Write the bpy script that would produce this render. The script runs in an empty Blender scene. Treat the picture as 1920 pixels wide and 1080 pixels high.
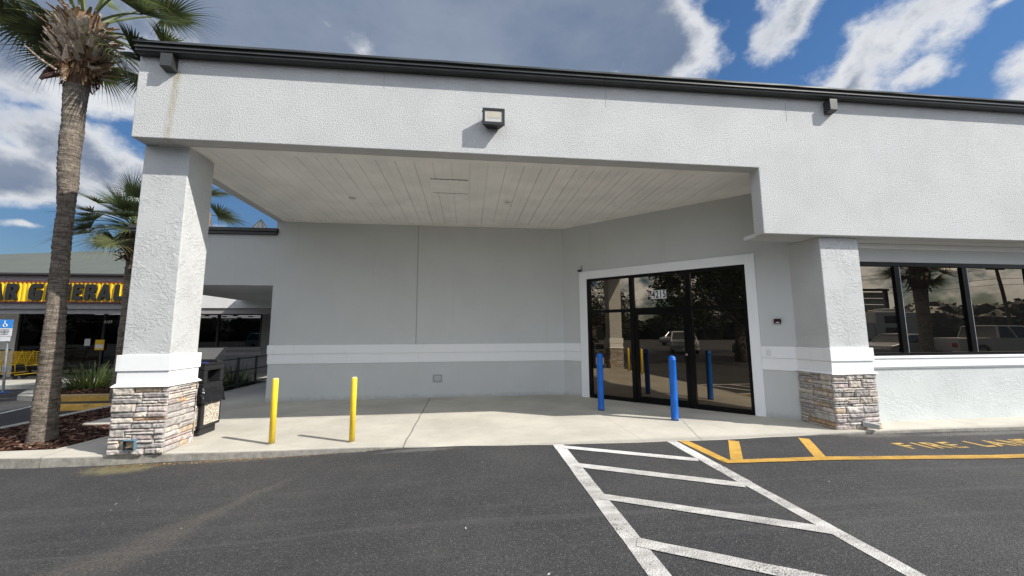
import bpy, bmesh, math, random
from mathutils import Vector, Matrix, noise as mnoise
V = Vector
PI = math.pi
scene = bpy.context.scene
COL = scene.collection

# ------------------------------------------------------------------ helpers
def tag(o, label=None, cat=None, group=None, kind=None):
    if label: o['label'] = label
    if cat: o['category'] = cat
    if group: o['group'] = group
    if kind: o['kind'] = kind
    return o

def thing(name, loc, label, cat, group=None, rz=0.0):
    o = bpy.data.objects.new(name, None)
    o.empty_display_size = .2
    COL.objects.link(o)
    o.location = loc
    o.rotation_euler.z = rz
    return tag(o, label, cat, group)

def root_loc(p):
    l = V((0, 0, 0))
    while p is not None:
        l += p.location
        p = p.parent
    return l

def copy_tree(o, parent=None):
    c = o.copy()
    COL.objects.link(c)
    c.parent = parent
    for ch in list(o.children):
        copy_tree(ch, c)
    return c

class MB:
    def __init__(s):
        s.v = []; s.f = []; s.mi = []; s.c = []; s.usecol = False
    def face(s, pts, mi=0, col=None):
        b = len(s.v)
        s.v += [tuple(p) for p in pts]
        s.f.append(tuple(range(b, b + len(pts)))); s.mi.append(mi)
        s.c.append(col or (1, 1, 1)); s.usecol |= col is not None
    def mesh(s, vs, fs, mi=0, col=None):
        b = len(s.v)
        s.v += [tuple(p) for p in vs]
        for f in fs:
            s.f.append(tuple(b + i for i in f)); s.mi.append(mi); s.c.append(col or (1, 1, 1))
        s.usecol |= col is not None
    def hexa(s, p, mi=0, col=None):      # 8 points: bottom ring 0-3, top ring 4-7
        s.mesh(p, [(3, 2, 1, 0), (4, 5, 6, 7), (0, 1, 5, 4), (1, 2, 6, 5), (2, 3, 7, 6), (3, 0, 4, 7)], mi, col)
    def box(s, x0, y0, z0, x1, y1, z1, mi=0, col=None):
        s.hexa([(x0, y0, z0), (x1, y0, z0), (x1, y1, z0), (x0, y1, z0), (x0, y0, z1), (x1, y0, z1), (x1, y1, z1), (x0, y1, z1)], mi, col)
        return s
    def fbox(s, o, u, n, u0, u1, n0, n1, z0, z1, mi=0, col=None):   # box in a wall frame: u along, n depth
        P = lambda a, b, z: (o[0] + u[0] * a + n[0] * b, o[1] + u[1] * a + n[1] * b, z)
        s.hexa([P(u0, n0, z0), P(u1, n0, z0), P(u1, n1, z0), P(u0, n1, z0), P(u0, n0, z1), P(u1, n0, z1), P(u1, n1, z1), P(u0, n1, z1)], mi, col)
        return s
    def prism(s, poly, to3, a, b, mi=0, col=None):
        n = len(poly)
        s.mesh([to3(p, a) for p in poly] + [to3(p, b) for p in poly],
               [tuple(range(n))[::-1], tuple(range(n, 2 * n))] + [(i, (i + 1) % n, n + (i + 1) % n, n + i) for i in range(n)], mi, col)
        return s
    def tube(s, pts, rad, n=8, mi=0, col=None, cap=True):
        pts = [V(p) for p in pts]
        if not hasattr(rad, '__len__'): rad = [rad] * len(pts)
        vs = []; fs = []
        T0 = (pts[1] - pts[0]).normalized()
        U = T0.cross(V((0, 0, 1)))
        if U.length < 1e-3: U = V((1, 0, 0))
        U.normalize()
        for i, p in enumerate(pts):
            T = (pts[min(i + 1, len(pts) - 1)] - pts[max(i - 1, 0)]).normalized()
            U = (U - T * U.dot(T)).normalized(); W = T.cross(U)
            for k in range(n):
                a = 2 * PI * k / n
                vs.append(p + (U * math.cos(a) + W * math.sin(a)) * rad[i])
        for i in range(len(pts) - 1):
            for k in range(n):
                fs.append((i * n + k, i * n + (k + 1) % n, (i + 1) * n + (k + 1) % n, (i + 1) * n + k))
        if cap:
            fs.append(tuple(range(n))[::-1]); fs.append(tuple((len(pts) - 1) * n + k for k in range(n)))
        s.mesh(vs, fs, mi, col)
        return s
    def lathe(s, prof, c=(0, 0), n=20, mi=0, col=None):     # prof (r,z) bottom to top about vertical axis
        vs = []; fs = []
        for r, z in prof:
            for k in range(n):
                a = 2 * PI * k / n
                vs.append((c[0] + r * math.cos(a), c[1] + r * math.sin(a), z))
        for i in range(len(prof) - 1):
            for k in range(n):
                fs.append((i * n + k, i * n + (k + 1) % n, (i + 1) * n + (k + 1) % n, (i + 1) * n + k))
        fs.append(tuple(range(n))[::-1]); fs.append(tuple((len(prof) - 1) * n + k for k in range(n)))
        s.mesh(vs, fs, mi, col)
        return s
    def build(s, name, mats, parent=None, smooth=False, bevel=0, seg=2, fix=True, weld=False):
        me = bpy.data.meshes.new(name)
        off = root_loc(parent)
        me.from_pydata([(p[0] - off.x, p[1] - off.y, p[2] - off.z) for p in s.v], [], s.f)
        if not isinstance(mats, (list, tuple)): mats = [mats]
        for m in mats: me.materials.append(m)
        for i, p in enumerate(me.polygons):
            p.material_index = s.mi[i]; p.use_smooth = smooth
        if s.usecol:
            ca = me.color_attributes.new('col', 'FLOAT_COLOR', 'CORNER')
            for i, p in enumerate(me.polygons):
                for li in p.loop_indices:
                    ca.data[li].color = (*s.c[i], 1)
        if fix or weld:
            bm = bmesh.new(); bm.from_mesh(me)
            if weld: bmesh.ops.remove_doubles(bm, verts=bm.verts, dist=1e-5)
            if fix: bmesh.ops.recalc_face_normals(bm, faces=bm.faces)
            bm.to_mesh(me); bm.free()
        o = bpy.data.objects.new(name, me)
        COL.objects.link(o)
        o.parent = parent
        if bevel:
            md = o.modifiers.new('bevel', 'BEVEL'); md.width = bevel; md.segments = seg; md.limit_method = 'ANGLE'; md.angle_limit = math.radians(35)
        return o

def text_pts(txt, size, extrude=0, offset=0, xs=1.0, align='LEFT', spacing=1.0):
    cu = bpy.data.curves.new('lettering', 'FONT')
    cu.body = txt; cu.size = size; cu.extrude = extrude; cu.offset = offset; cu.align_x = align; cu.space_character = spacing
    cu.resolution_u = 3
    o = bpy.data.objects.new('lettering', cu); COL.objects.link(o)
    dg = bpy.context.evaluated_depsgraph_get(); dg.update()
    me = bpy.data.meshes.new_from_object(o.evaluated_get(dg))
    vs = [(v.co.x * xs, v.co.y, v.co.z) for v in me.vertices]; fs = [tuple(p.vertices) for p in me.polygons]
    bpy.data.objects.remove(o); bpy.data.curves.remove(cu); bpy.data.meshes.remove(me)
    return vs, fs

# ------------------------------------------------------------------ materials
class NT:
    def __init__(s, name):
        s.m = bpy.data.materials.new(name); s.m.use_nodes = True
        s.t = s.m.node_tree; s.n = s.t.nodes; s.l = s.t.links
        s.b = s.n['Principled BSDF']; s.out = s.n['Material Output']
        s.tc = s.n.new('ShaderNodeTexCoord')
        s.P = s.tc.outputs['Object']
    def link(s, a, b): s.l.new(a, b)
    def put(s, sock, v):
        if hasattr(v, 'default_value') and hasattr(v, 'links'): s.l.new(v, sock)
        elif isinstance(v, (tuple, list)) and len(v) == 3 and sock.type == 'RGBA': sock.default_value = (*v, 1)
        else: sock.default_value = v
    def math(s, op, a, b=None, c=None, clamp=False):
        n = s.n.new('ShaderNodeMath'); n.operation = op; n.use_clamp = clamp
        s.put(n.inputs[0], a)
        if b is not None: s.put(n.inputs[1], b)
        if c is not None: s.put(n.inputs[2], c)
        return n.outputs[0]
    def vscale(s, sc, vec=None, rot=(0, 0, 0), loc=(0, 0, 0)):
        n = s.n.new('ShaderNodeMapping'); s.put(n.inputs[0], vec or s.P)
        n.inputs['Scale'].default_value = sc; n.inputs['Rotation'].default_value = rot; n.inputs['Location'].default_value = loc
        return n.outputs[0]
    def noise(s, scale=5, detail=4, rough=.5, vec=None, dist=0):
        n = s.n.new('ShaderNodeTexNoise'); s.put(n.inputs['Vector'], vec or s.P)
        n.inputs['Scale'].default_value = scale; n.inputs['Detail'].default_value = detail
        n.inputs['Roughness'].default_value = rough; n.inputs['Distortion'].default_value = dist
        return n.outputs['Fac']
    def voro(s, scale=5, feature='F1', vec=None, out='Distance'):
        n = s.n.new('ShaderNodeTexVoronoi'); n.feature = feature; s.put(n.inputs['Vector'], vec or s.P)
        n.inputs['Scale'].default_value = scale
        return n.outputs[out]
    def ramp(s, f, a, b, lo=0.0, hi=1.0, smooth=True):
        n = s.n.new('ShaderNodeMapRange'); n.interpolation_type = 'SMOOTHSTEP' if smooth else 'LINEAR'
        s.put(n.inputs[0], f)
        for i, v in enumerate((a, b, lo, hi)): s.put(n.inputs[1 + i], v)
        return n.outputs[0]
    def mix(s, f, a, b, mode='MIX'):
        n = s.n.new('ShaderNodeMix'); n.data_type = 'RGBA'; n.blend_type = mode
        s.put(n.inputs[0], f); s.put(n.inputs[6], a); s.put(n.inputs[7], b)
        return n.outputs[2]
    def bump(s, h, strength=.5, dist=.01, normal=None):
        n = s.n.new('ShaderNodeBump'); n.inputs['Strength'].default_value = strength; n.inputs['Distance'].default_value = dist
        s.put(n.inputs['Height'], h)
        if normal: s.put(n.inputs['Normal'], normal)
        return n.outputs[0]
    def sep(s, vec=None):
        n = s.n.new('ShaderNodeSeparateXYZ'); s.put(n.inputs[0], vec or s.P); return n.outputs
    def attr(s, name='col'):
        n = s.n.new('ShaderNodeAttribute'); n.attribute_name = name; return n.outputs['Color']
    def set(s, base=None, rough=None, metal=None, spec=None, normal=None, **k):
        I = s.b.inputs
        if base is not None: s.put(I['Base Color'], base)
        if rough is not None: s.put(I['Roughness'], rough)
        if metal is not None: s.put(I['Metallic'], metal)
        if spec is not None: s.put(I['Specular IOR Level'], spec)
        if normal is not None: s.put(I['Normal'], normal)
        for a, b in k.items(): s.put(I[a], b)
        return s.m

def simple(name, base, rough=.5, metal=0, spec=.5, var=.08, vs=6, bump=0, bs=80, bd=.002):
    t = NT(name)
    f = t.ramp(t.noise(vs, 5), .3, .7, 1 - var, 1 + var)
    c = t.mix(1, base, f, 'MULTIPLY')
    nrm = t.bump(t.noise(bs, 3), bump, bd) if bump else None
    return t.set(c, rough, metal, spec, nrm)

def stucco(name, base, kind='knock', var=.04, strength=.6):
    t = NT(name)
    big = t.noise(1.1, 5, .6)
    c = t.mix(1, base, t.ramp(big, .3, .7, 1 - var, 1 + var), 'MULTIPLY')
    # faint vertical weathering
    st = t.noise(1, 4, .6, t.vscale((5, 5, .35)))
    c = t.mix(t.ramp(st, .55, .75, 0, .12), c, (base[0] * .72, base[1] * .71, base[2] * .66))
    if kind == 'knock':
        w = t.noise(22, 2, .5)
        h1 = t.ramp(t.noise(64, 3, .55, t.vscale((1, 1, 1.1), rot=(0, .6, 0)), .5), .40, .64)
        h2 = t.noise(150, 2, .5)
        h = t.math('ADD', t.math('MULTIPLY', h1, .8), t.math('MULTIPLY', h2, .3))
        n = t.bump(h, strength, .012)
        c = t.mix(t.ramp(h1, 0, .5, .10, 0), c, (base[0] * .7, base[1] * .7, base[2] * .7))
    elif kind == 'skip':
        v = t.vscale((1, 1, 1.25))
        h1 = t.ramp(t.noise(11, 5, .62, v, 1.4), .47, .56)
        h2 = t.ramp(t.noise(26, 4, .6, v, 1.0), .5, .6)
        m = t.ramp(t.noise(2.6, 2), .38, .6)
        h = t.math('ADD', t.math('MULTIPLY', h1, m), t.math('MULTIPLY', h2, .25))
        n = t.bump(h, strength, .009)
    else:
        n = t.bump(t.noise(90, 3), strength, .002)
    return t, c, n

def make_materials():
    M = {}
    # fascia with a rust-brown run under the left gutter outlet
    t, c, n = stucco('fascia_stucco', (.575, .58, .575), 'knock', .045, .60)
    x, y, z = t.sep()
    wob = t.math('MULTIPLY', t.math('SUBTRACT', t.noise(3, 3), .5), .06)
    # run drifts left as it goes down (object space: root at -4.14, 5.9, 0)
    cx = t.math('ADD', t.math('MULTIPLY', t.math('SUBTRACT', z, 5.25), .085), -.09)
    dx = t.math('ABSOLUTE', t.math('ADD', t.math('SUBTRACT', x, cx), wob))
    m = t.ramp(dx, .01, .075, 1, 0)
    m = t.math('MULTIPLY', m, t.ramp(z, 4.35, 4.6, .55, 1))
    m = t.math('MULTIPLY', m, t.ramp(z, 5.40, 5.46, 1, 0))
    m = t.math('MULTIPLY', m, t.ramp(t.noise(14, 4, .7, t.vscale((1, 1, .25))), .3, .62, .1, .62))
    c = t.mix(m, c, (.36, .30, .15))
    M['fascia'] = t.set(c, .85, 0, .25, n)
    t, c, n = stucco('wall_stucco', (.56, .575, .565), 'smooth', .025, .16)
    x, y, z = t.sep(); g = t.math('ADD', z, t.math('MULTIPLY', t.math('SUBTRACT', t.noise(7, 5, .7), .5), .22))
    c = t.mix(t.ramp(g, .0, .13, .38, 0), c, (.26, .25, .225)); c = t.mix(t.ramp(t.noise(.7, 3), .5, .7, 0, .04), c, (.44, .45, .43)); M['wall'] = t.set(c, .8, 0, .3, n)
    t, c, n = stucco('pillar_stucco', (.53, .54, .535), 'skip', .04, .6); M['pillar'] = t.set(c, .8, 0, .3, n)
    t, c, n = stucco('lower_stucco', (.57, .60, .59), 'skip', .05, .45); M['lower'] = t.set(c, .8, 0, .3, n)
    # white trim boards, drips of dirt
    t = NT('white_trim_paint')
    d = t.ramp(t.noise(1, 5, .65, t.vscale((9, 9, 1.2))), .58, .78, 0, .28)
    c = t.mix(d, (.84, .85, .85), (.56, .54, .48))
    M['trim'] = t.set(c, .55, 0, .4, t.bump(t.noise(60, 3), .15, .003))
    M['ceiling'] = simple('white_vinyl_soffit', (.90, .885, .85), .5, var=.06, vs=1.6)
    M['groove'] = simple('dark_joint', (.12, .12, .115), .9); M['seam'] = simple('grey_caulk_seam', (.26, .265, .26), .9)
    M['bronze'] = simple('dark_bronze_metal', (.004, .004, .004), .3, .0, .15, .15)
    M['gutter'] = simple('charcoal_painted_metal', (.030, .032, .030), .38, .0, .5, .2, 3, .1, 5, .004)
    M['flash'] = simple('grey_metal_flashing', (.10, .105, .10), .32, .85, .5, .2, 2, .25, 2.2, .02)
    # reflective bronze window film
    t = NT('bronze_mirror_glass')
    g = t.n.new('ShaderNodeBsdfGlossy'); g.inputs['Roughness'].default_value = .004
    g.inputs['Color'].default_value = (.20, .168, .128, 1)
    t.link(t.bump(t.noise(.9, 1), .025, .02), g.inputs['Normal'])
    df = t.n.new('ShaderNodeBsdfDiffuse'); df.inputs['Color'].default_value = (.006, .006, .006, 1)
    ad = t.n.new('ShaderNodeAddShader'); t.link(g.outputs[0], ad.inputs[0]); t.link(df.outputs[0], ad.inputs[1]); t.link(ad.outputs[0], t.out.inputs[0])
    M['mirror'] = t.m
    # shop glass: mostly see-through and dark
    t = NT('dark_shop_glass')
    g = t.n.new('ShaderNodeBsdfGlossy'); g.inputs['Roughness'].default_value = .01; g.inputs['Color'].default_value = (.05, .05, .05, 1)
    tr = t.n.new('ShaderNodeBsdfTransparent'); tr.inputs['Color'].default_value = (.45, .45, .46, 1)
    ad = t.n.new('ShaderNodeAddShader'); t.link(g.outputs[0], ad.inputs[0]); t.link(tr.outputs[0], ad.inputs[1]); t.link(ad.outputs[0], t.out.inputs[0])
    M['shopglass'] = t.m
    # ledge stone
    t = NT('ledge_stone')
    a = t.attr()
    n1 = t.noise(16, 6, .65); n2 = t.noise(70, 4, .6)
    c = t.mix(1, a, t.ramp(n1, .3, .7, .72, 1.22), 'MULTIPLY')
    c = t.mix(t.ramp(t.noise(5, 3), .58, .74, 0, .28), c, (.48, .39, .29))
    M['stone'] = t.set(c, .88, 0, .2, t.bump(t.math('ADD', n1, t.math('MULTIPLY', n2, .5)), .8, .012))
    M['mortar'] = simple('dark_mortar', (.10, .095, .09), .95)
    # asphalt
    t = NT('asphalt')
    x, y, z = t.sep()
    fine = t.noise(170, 2, .6); ag = t.voro(80); mid = t.noise(34, 3, .7)
    big = t.noise(.55, 4, .6); big2 = t.noise(2.2, 5, .65)
    c = t.mix(t.ramp(big, .3, .7), (.034, .034, .036), (.052, .051, .0505))
    c = t.mix(1, c, t.ramp(fine, .3, .75, .5, 1.75), 'MULTIPLY')
    c = t.mix(t.ramp(ag, .0, .22, .7, 0), c, (.13, .127, .122))
    c = t.mix(t.ramp(big2, .55, .75, 0, .35), c, (.072, .07, .067))
    cell = t.sep(t.voro(115, out='Color'))
    c = t.mix(t.ramp(cell[0], .86, .93, 0, .6), c, (.13, .127, .12)); c = t.mix(t.ramp(cell[1], .86, .93, 0, .6), c, (.018, .018, .019))
    # tyre-swept streaks running along the lane
    stk = t.noise(1, 4, .55, t.vscale((.12, 7, 1)))
    near = t.math('MULTIPLY', t.ramp(y, 2.6, 3.4), t.ramp(y, 4.9, 4.3))
    c = t.mix(t.math('MULTIPLY', near, t.ramp(stk, .48, .72, 0, .42)), c, (.088, .086, .084))
    # pale sandy wash running from near the bollards to the lower left
    px = t.math('ADD', t.math('MULTIPLY', t.math('SUBTRACT', y, 3.3), .47), -2.8)
    dw = t.math('ABSOLUTE', t.math('ADD', t.math('SUBTRACT', x, px), t.math('MULTIPLY', t.math('SUBTRACT', t.noise(2.3, 3), .5), .5)))
    wd = t.ramp(y, 3.0, 4.9, .42, .07)
    wash = t.math('MULTIPLY', t.ramp(t.math('DIVIDE', dw, wd), .15, 1.0, 1, 0), t.math('MULTIPLY', t.ramp(y, 2.7, 3.4), t.ramp(y, 5.3, 4.6)))
    wash = t.math('MULTIPLY', wash, t.ramp(t.noise(60, 4, .7), .38, .66, .05, .85))
    c = t.mix(t.math('MULTIPLY', wash, .50), c, (.175, .155, .12))
    # greenish dust under the left pillar, grey grit at the right one
    def spot(cx, cy, rx, ry):
        a = t.math('DIVIDE', t.math('SUBTRACT', x, cx), rx); b = t.math('DIVIDE', t.math('SUBTRACT', y, cy), ry)
        d = t.math('SQRT', t.math('ADD', t.math('MULTIPLY', a, a), t.math('MULTIPLY', b, b)))
        d = t.math('ADD', d, t.math('MULTIPLY', t.math('SUBTRACT', t.noise(9, 4, .6), .5), .9))
        return t.ramp(d, .35, 1.0, 1, 0)
    c = t.mix(t.math('MULTIPLY', spot(-4.45, 5.72, .55, .26), .7), c, (.20, .18, .09))
    c = t.mix(t.math('MULTIPLY', spot(-3.2, 5.84, 1.0, .1), .5), c, (.16, .15, .11))
    c = t.mix(t.math('MULTIPLY', spot(6.5, 5.62, .75, .2), .6), c, (.14, .135, .12))
    c = t.mix(t.math('MULTIPLY', spot(8.6, 5.52, 1.7, .13), .55), c, (.17, .165, .155))
    c = t.mix(t.math('MULTIPLY', spot(-.7, 5.68, .7, .1), .5), c, (.17, .17, .165))
    c = t.mix(t.ramp(t.voro(1.7, vec=t.vscale((1, 1, 0))), .03, .075, .45, 0), c, (.020, .020, .021))
    h = t.math('ADD', t.math('MULTIPLY', fine, .5), t.math('ADD', t.math('MULTIPLY', mid, .2), t.math('MULTIPLY', ag, -.45)))
    M['asphalt'] = t.set(c, .82, 0, .3, t.bump(h, .9, .010))
    # concrete
    def concrete(name, base, joints=False):
        t = NT(name); x, y, z = t.sep()
        a = t.noise(.8, 5, .62); b = t.noise(6, 5, .65); f = t.noise(140, 2)
        c = t.mix(1, base, t.ramp(a, .3, .7, .86, 1.12), 'MULTIPLY')
        c = t.mix(t.ramp(b, .52, .75, 0, .3), c, (base[0] * .66, base[1] * .66, base[2] * .66))
        c = t.mix(1, c, t.ramp(f, .3, .7, .93, 1.06), 'MULTIPLY')
        sp = t.voro(7, vec=t.vscale((1, 1, 1)))
        c = t.mix(t.ramp(sp, .02, .035, .55, 0), c, (base[0] * .3, base[1] * .3, base[2] * .3))
        # kerb face grime
        c = t.mix(t.math('MULTIPLY', t.ramp(z, -.008, -.035), t.ramp(t.noise(11, 5, .7), .3, .7, .25, .8)), c, (.17, .165, .15))
        if joints:
            wv = t.math('MULTIPLY', t.math('SUBTRACT', t.noise(2.5, 3), .5), .05)
            def line(ax, p, w, lo=None, hi=None, k=.7, wob=False):
                d = t.math('SUBTRACT', ax, p)
                if wob: d = t.math('ADD', d, wv)
                m = t.ramp(t.math('ABSOLUTE', d), w * .4, w, k, 0)
                o = y if ax is x else x
                if lo is not None: m = t.math('MULTIPLY', m, t.math('MULTIPLY', t.math('GREATER_THAN', o, lo), t.math('LESS_THAN', o, hi)))
                return m
            dk = (.10, .095, .085)
            for m in (line(x, -.9, .016, 5, 9.9, .75, True), line(y, 7.96, .012, -5.2, -.9, .55), line(x, 2.62, .01, 5, 8.7, .3, True), line(x, 8.7, .012, 5, 6.3, .4), line(x, -5.6, .012, 5, 6.9, .5)):
                c = t.mix(m, c, dk)
            dj = t.math('ADD', t.math('SUBTRACT', t.math('MULTIPLY', t.math('SUBTRACT', y, 5.68), .336), t.math('SUBTRACT', x, 3.54)), wv)
            m = t.math('MULTIPLY', t.ramp(t.math('ABSOLUTE', dj), .004, .014, .65, 0), t.math('LESS_THAN', y, 8))
            c = t.mix(m, c, dk)
            # worn dirty lip along the flush edge
            e = t.math('ADD', y, t.math('MULTIPLY', t.math('SUBTRACT', t.noise(8, 5, .7), .5), .14))
            m = t.math('MULTIPLY', t.ramp(e, 5.78, 5.62), t.math('GREATER_THAN', x, -1.2))
            c = t.mix(t.math('MULTIPLY', m, .45), c, (.19, .185, .165))
        h = t.math('ADD', t.math('MULTIPLY', f, .5), b)
        return t.set(c, .85, 0, .25, t.bump(h, .25, .006))
    M['slab'] = concrete('pale_concrete', (.46, .435, .375), True)
    M['kerb'] = concrete('kerb_concrete', (.40, .385, .34))
    def paint(name, base, wear):
        t = NT(name); x, y, z = t.sep()
        w = t.ramp(t.math('ADD', t.noise(60, 5, .78), t.math('MULTIPLY', t.noise(2.2, 4, .6), .42)), wear, wear + .10)
        far = t.ramp(y, 4.2, 5.4)            # traffic-dulled nearer the lane, fresher by the kerb
        dirt = t.mix(t.ramp(t.noise(1, 5, .65, t.vscale((1.4, 9, 1))), .35, .7), (base[0] * .62, base[1] * .61, base[2] * .59), (base[0] * .86, base[1] * .85, base[2] * .83))
        c = t.mix(far, dirt, base)
        c = t.mix(1, c, t.ramp(t.noise(5, 5, .6), .3, .7, .84, 1.1), 'MULTIPLY')
        c = t.mix(t.ramp(t.voro(110), .02, .22, .5, 0), c, (base[0] * .42, base[1] * .42, base[2] * .42))
        c = t.mix(w, c, (.065, .063, .06))
        return t.set(c, .75, 0, .3, t.bump(t.math('ADD', t.noise(170, 2), t.voro(95)), .7, .008))
    M['whitepaint'] = paint('white_road_paint', (.66, .65, .63), .765)
    M['yellowpaint'] = paint('yellow_road_paint', (.62, .37, .075), .775)
    M['fadedpaint'] = paint('faded_yellow_road_paint', (.60, .39, .11), .715)
    M['bluepaint'] = paint('blue_road_paint', (.03, .16, .52), .85)
    def worn(name, base, rough, scuff, dirt):
        t = NT(name); x, y, z = t.sep()
        c = t.mix(1, base, t.ramp(t.noise(5, 5), .3, .7, .9, 1.08), 'MULTIPLY')
        c = t.mix(t.ramp(t.noise(1, 5, .7, t.vscale((40, 40, 14))), .66, .72, 0, .7), c, scuff)
        g = t.math('ADD', z, t.math('MULTIPLY', t.math('SUBTRACT', t.noise(22, 4, .7), .5), .12))
        c = t.mix(t.ramp(g, .0, .09, .75, 0), c, dirt)
        c = t.mix(t.ramp(t.noise(1, 4, .6, t.vscale((30, 30, 2.5))), .55, .75, 0, .25), c, dirt)
        return t.set(c, t.ramp(t.noise(9, 4), .3, .7, rough - .08, rough + .15), 0, .4, t.bump(t.noise(30, 3), .12, .003))
    M['yellow'] = worn('yellow_bollard_paint', (.86, .60, .035), .42, (.60, .44, .12), (.34, .27, .12))
    M['blue'] = worn('blue_plastic_sleeve', (.003, .115, .50), .40, (.05, .17, .45), (.08, .12, .22))
    M['yellow_old'] = simple('yellow_bollard_paint', (.86, .60, .035), .38, var=.05, bump=.1, bs=25)
    M['yellowtop'] = simple('pale_bollard_cap', (.85, .75, .38), .5, var=.08)
    M['black'] = simple('black_plastic', (.017, .017, .018), .42, var=.15)
    M['blackmetal'] = simple('black_metal', (.012, .012, .013), .45)
    M['bag'] = simple('black_bin_bag', (.010, .010, .011), .22, var=.1, bump=.9, bs=14, bd=.03)
    t = NT('exposed_aggregate'); v = t.voro(75, out='Color')
    s = t.sep(v)
    c = t.mix(t.ramp(s[0], .25, .55), (.36, .29, .20), (.66, .62, .53)); c = t.mix(t.ramp(s[1], .8, .9, 0, .8), c, (.15, .11, .08))
    M['aggregate'] = t.set(c, .8, 0, .3, t.bump(t.voro(75), .7, .008))
    M['greypanel'] = simple('grey_notice_panel', (.10, .10, .097), .35, var=.15, vs=3)
    M['bluegraf'] = simple('blue_print', (.03, .06, .30), .5)
    M['lampglass'] = simple('clear_lamp_lens', (.52, .51, .48), .2, var=.04)
    M['led'] = simple('cream_led_plate', (.50, .46, .36), .5)
    M['whiteplastic'] = simple('white_plastic', (.68, .68, .67), .4, var=.03)
    M['redblack'] = simple('maroon_black_plastic', (.025, .008, .010), .25)
    M['decal'] = simple('white_decal', (.72, .72, .72), .5, var=.02)
    M['ink'] = simple('black_ink', (.012, .012, .012), .6, var=.02)
    M['steel'] = simple('galvanised_steel', (.38, .39, .40), .4, .75, var=.15)
    M['signblue'] = simple('blue_sign_face', (.03, .22, .60), .45, var=.04)
    M['signwhite'] = simple('white_sign_face', (.62, .63, .65), .45, var=.04)
    M['panelyellow'] = simple('yellow_sign_panel', (.78, .50, .012), .45, var=.04)
    M['signblack'] = simple('black_sign_letter', (.010, .010, .010), .45, var=.03)
    M['red'] = simple('dark_red_trim', (.20, .03, .025), .5, var=.1)
    M['shopwall'] = simple('white_shop_wall', (.66, .66, .65), .75, var=.04, bump=.2)
    M['shopgrey'] = simple('grey_shop_fascia', (.30, .285, .28), .7, var=.06)
    M['roof'] = simple('grey_green_roof', (.085, .095, .08), .7, var=.06, vs=1.5, bump=.3, bs=6, bd=.02)
    M['darkroof'] = simple('dark_roof_edge', (.03, .03, .03), .6)
    M['dark'] = simple('dark_interior', (.03, .03, .032), .8)
    t = NT('fluorescent_tube'); t.set((.9, .9, .9)); t.put(t.b.inputs['Emission Color'], (1, 1, 1)); t.b.inputs['Emission Strength'].default_value = 1.0; M['tube'] = t.m
    # mulch
    t = NT('bark_mulch')
    v = t.voro(30, vec=t.vscale((1, 2.2, 1)), out='Color'); s = t.sep(v)
    c = t.mix(s[0], (.020, .009, .006), (.10, .045, .030)); M['mulch'] = t.set(c, .95, 0, .15, t.bump(t.voro(30, vec=t.vscale((1, 2.2, 1))), 1, .04))
    t = NT('mulch_chip'); c = t.mix(1, t.attr(), t.ramp(t.noise(60, 3), .3, .7, .7, 1.3), 'MULTIPLY'); M['chip'] = t.set(c, .95, 0, .15)
    # foliage with translucency
    def leafmat(name, tr=.25, rough=.45):
        t = NT(name); a = t.attr()
        c = t.mix(1, a, t.ramp(t.noise(3.5, 3), .3, .7, .75, 1.25), 'MULTIPLY')
        t.set(c, rough, 0, .35)
        tl = t.n.new('ShaderNodeBsdfTranslucent'); t.link(c, tl.inputs['Color'])
        ms = t.n.new('ShaderNodeMixShader'); ms.inputs[0].default_value = tr
        t.link(t.b.outputs[0], ms.inputs[1]); t.link(tl.outputs[0], ms.inputs[2]); t.link(ms.outputs[0], t.out.inputs[0])
        return t.m
    M['leaf'] = leafmat('palm_leaf'); M['treeleaf'] = leafmat('tree_leaf', .2, .6)
    t = NT('palm_bark'); x, y, z = t.sep()
    rg = t.noise(1, 5, .65, t.vscale((5, 5, 26)), .8); ck = t.noise(1, 6, .75, t.vscale((42, 42, 9)), .6); pt = t.noise(7, 5, .7)
    c = t.mix(t.ramp(rg, .32, .68), (.108, .088, .070), (.315, .268, .22))
    c = t.mix(t.ramp(ck, .48, .66, 0, .75), c, (.055, .047, .040))
    c = t.mix(t.ramp(pt, .52, .72, 0, .5), c, (.34, .30, .255))
    c = t.mix(t.ramp(t.noise(2.2, 3), .55, .7, 0, .35), c, (.15, .115, .085))
    M['palmbark'] = t.set(c, .92, 0, .15, t.bump(t.math('ADD', rg, t.math('MULTIPLY', ck, 1.1)), 1.0, .028))
    t = NT('palm_boot'); c = t.mix(1, t.attr(), t.ramp(t.noise(1, 4, .6, t.vscale((30, 30, 8))), .3, .7, .65, 1.3), 'MULTIPLY'); M['boot'] = t.set(c, .85, 0, .2, t.bump(t.noise(45, 4), .5, .008))
    M['bark'] = simple('tree_bark', (.10, .085, .07), .95, var=.3, bump=.8, bs=25, bd=.02)
    # cars
    def carpaint(name, base, metal=.0): return simple(name, base, .25, metal, .6, .02)
    M['carwhite'] = carpaint('white_car_paint', (.55, .55, .55)); M['carblack'] = carpaint('black_car_paint', (.012, .012, .014)); M['cargrey'] = carpaint('silver_car_paint', (.36, .37, .39), .3)
    M['carglass'] = simple('car_glass', (.012, .014, .016), .06, 0, .8, .02)
    M['tyre'] = simple('tyre_rubber', (.018, .018, .018), .85); M['rim'] = simple('alloy_rim', (.45, .45, .46), .35, .8)
    M['redlamp'] = simple('red_tail_lamp', (.40, .015, .012), .25); M['headlamp'] = simple('clear_head_lamp', (.65, .66, .68), .15)
    return M
M = make_materials()

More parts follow.
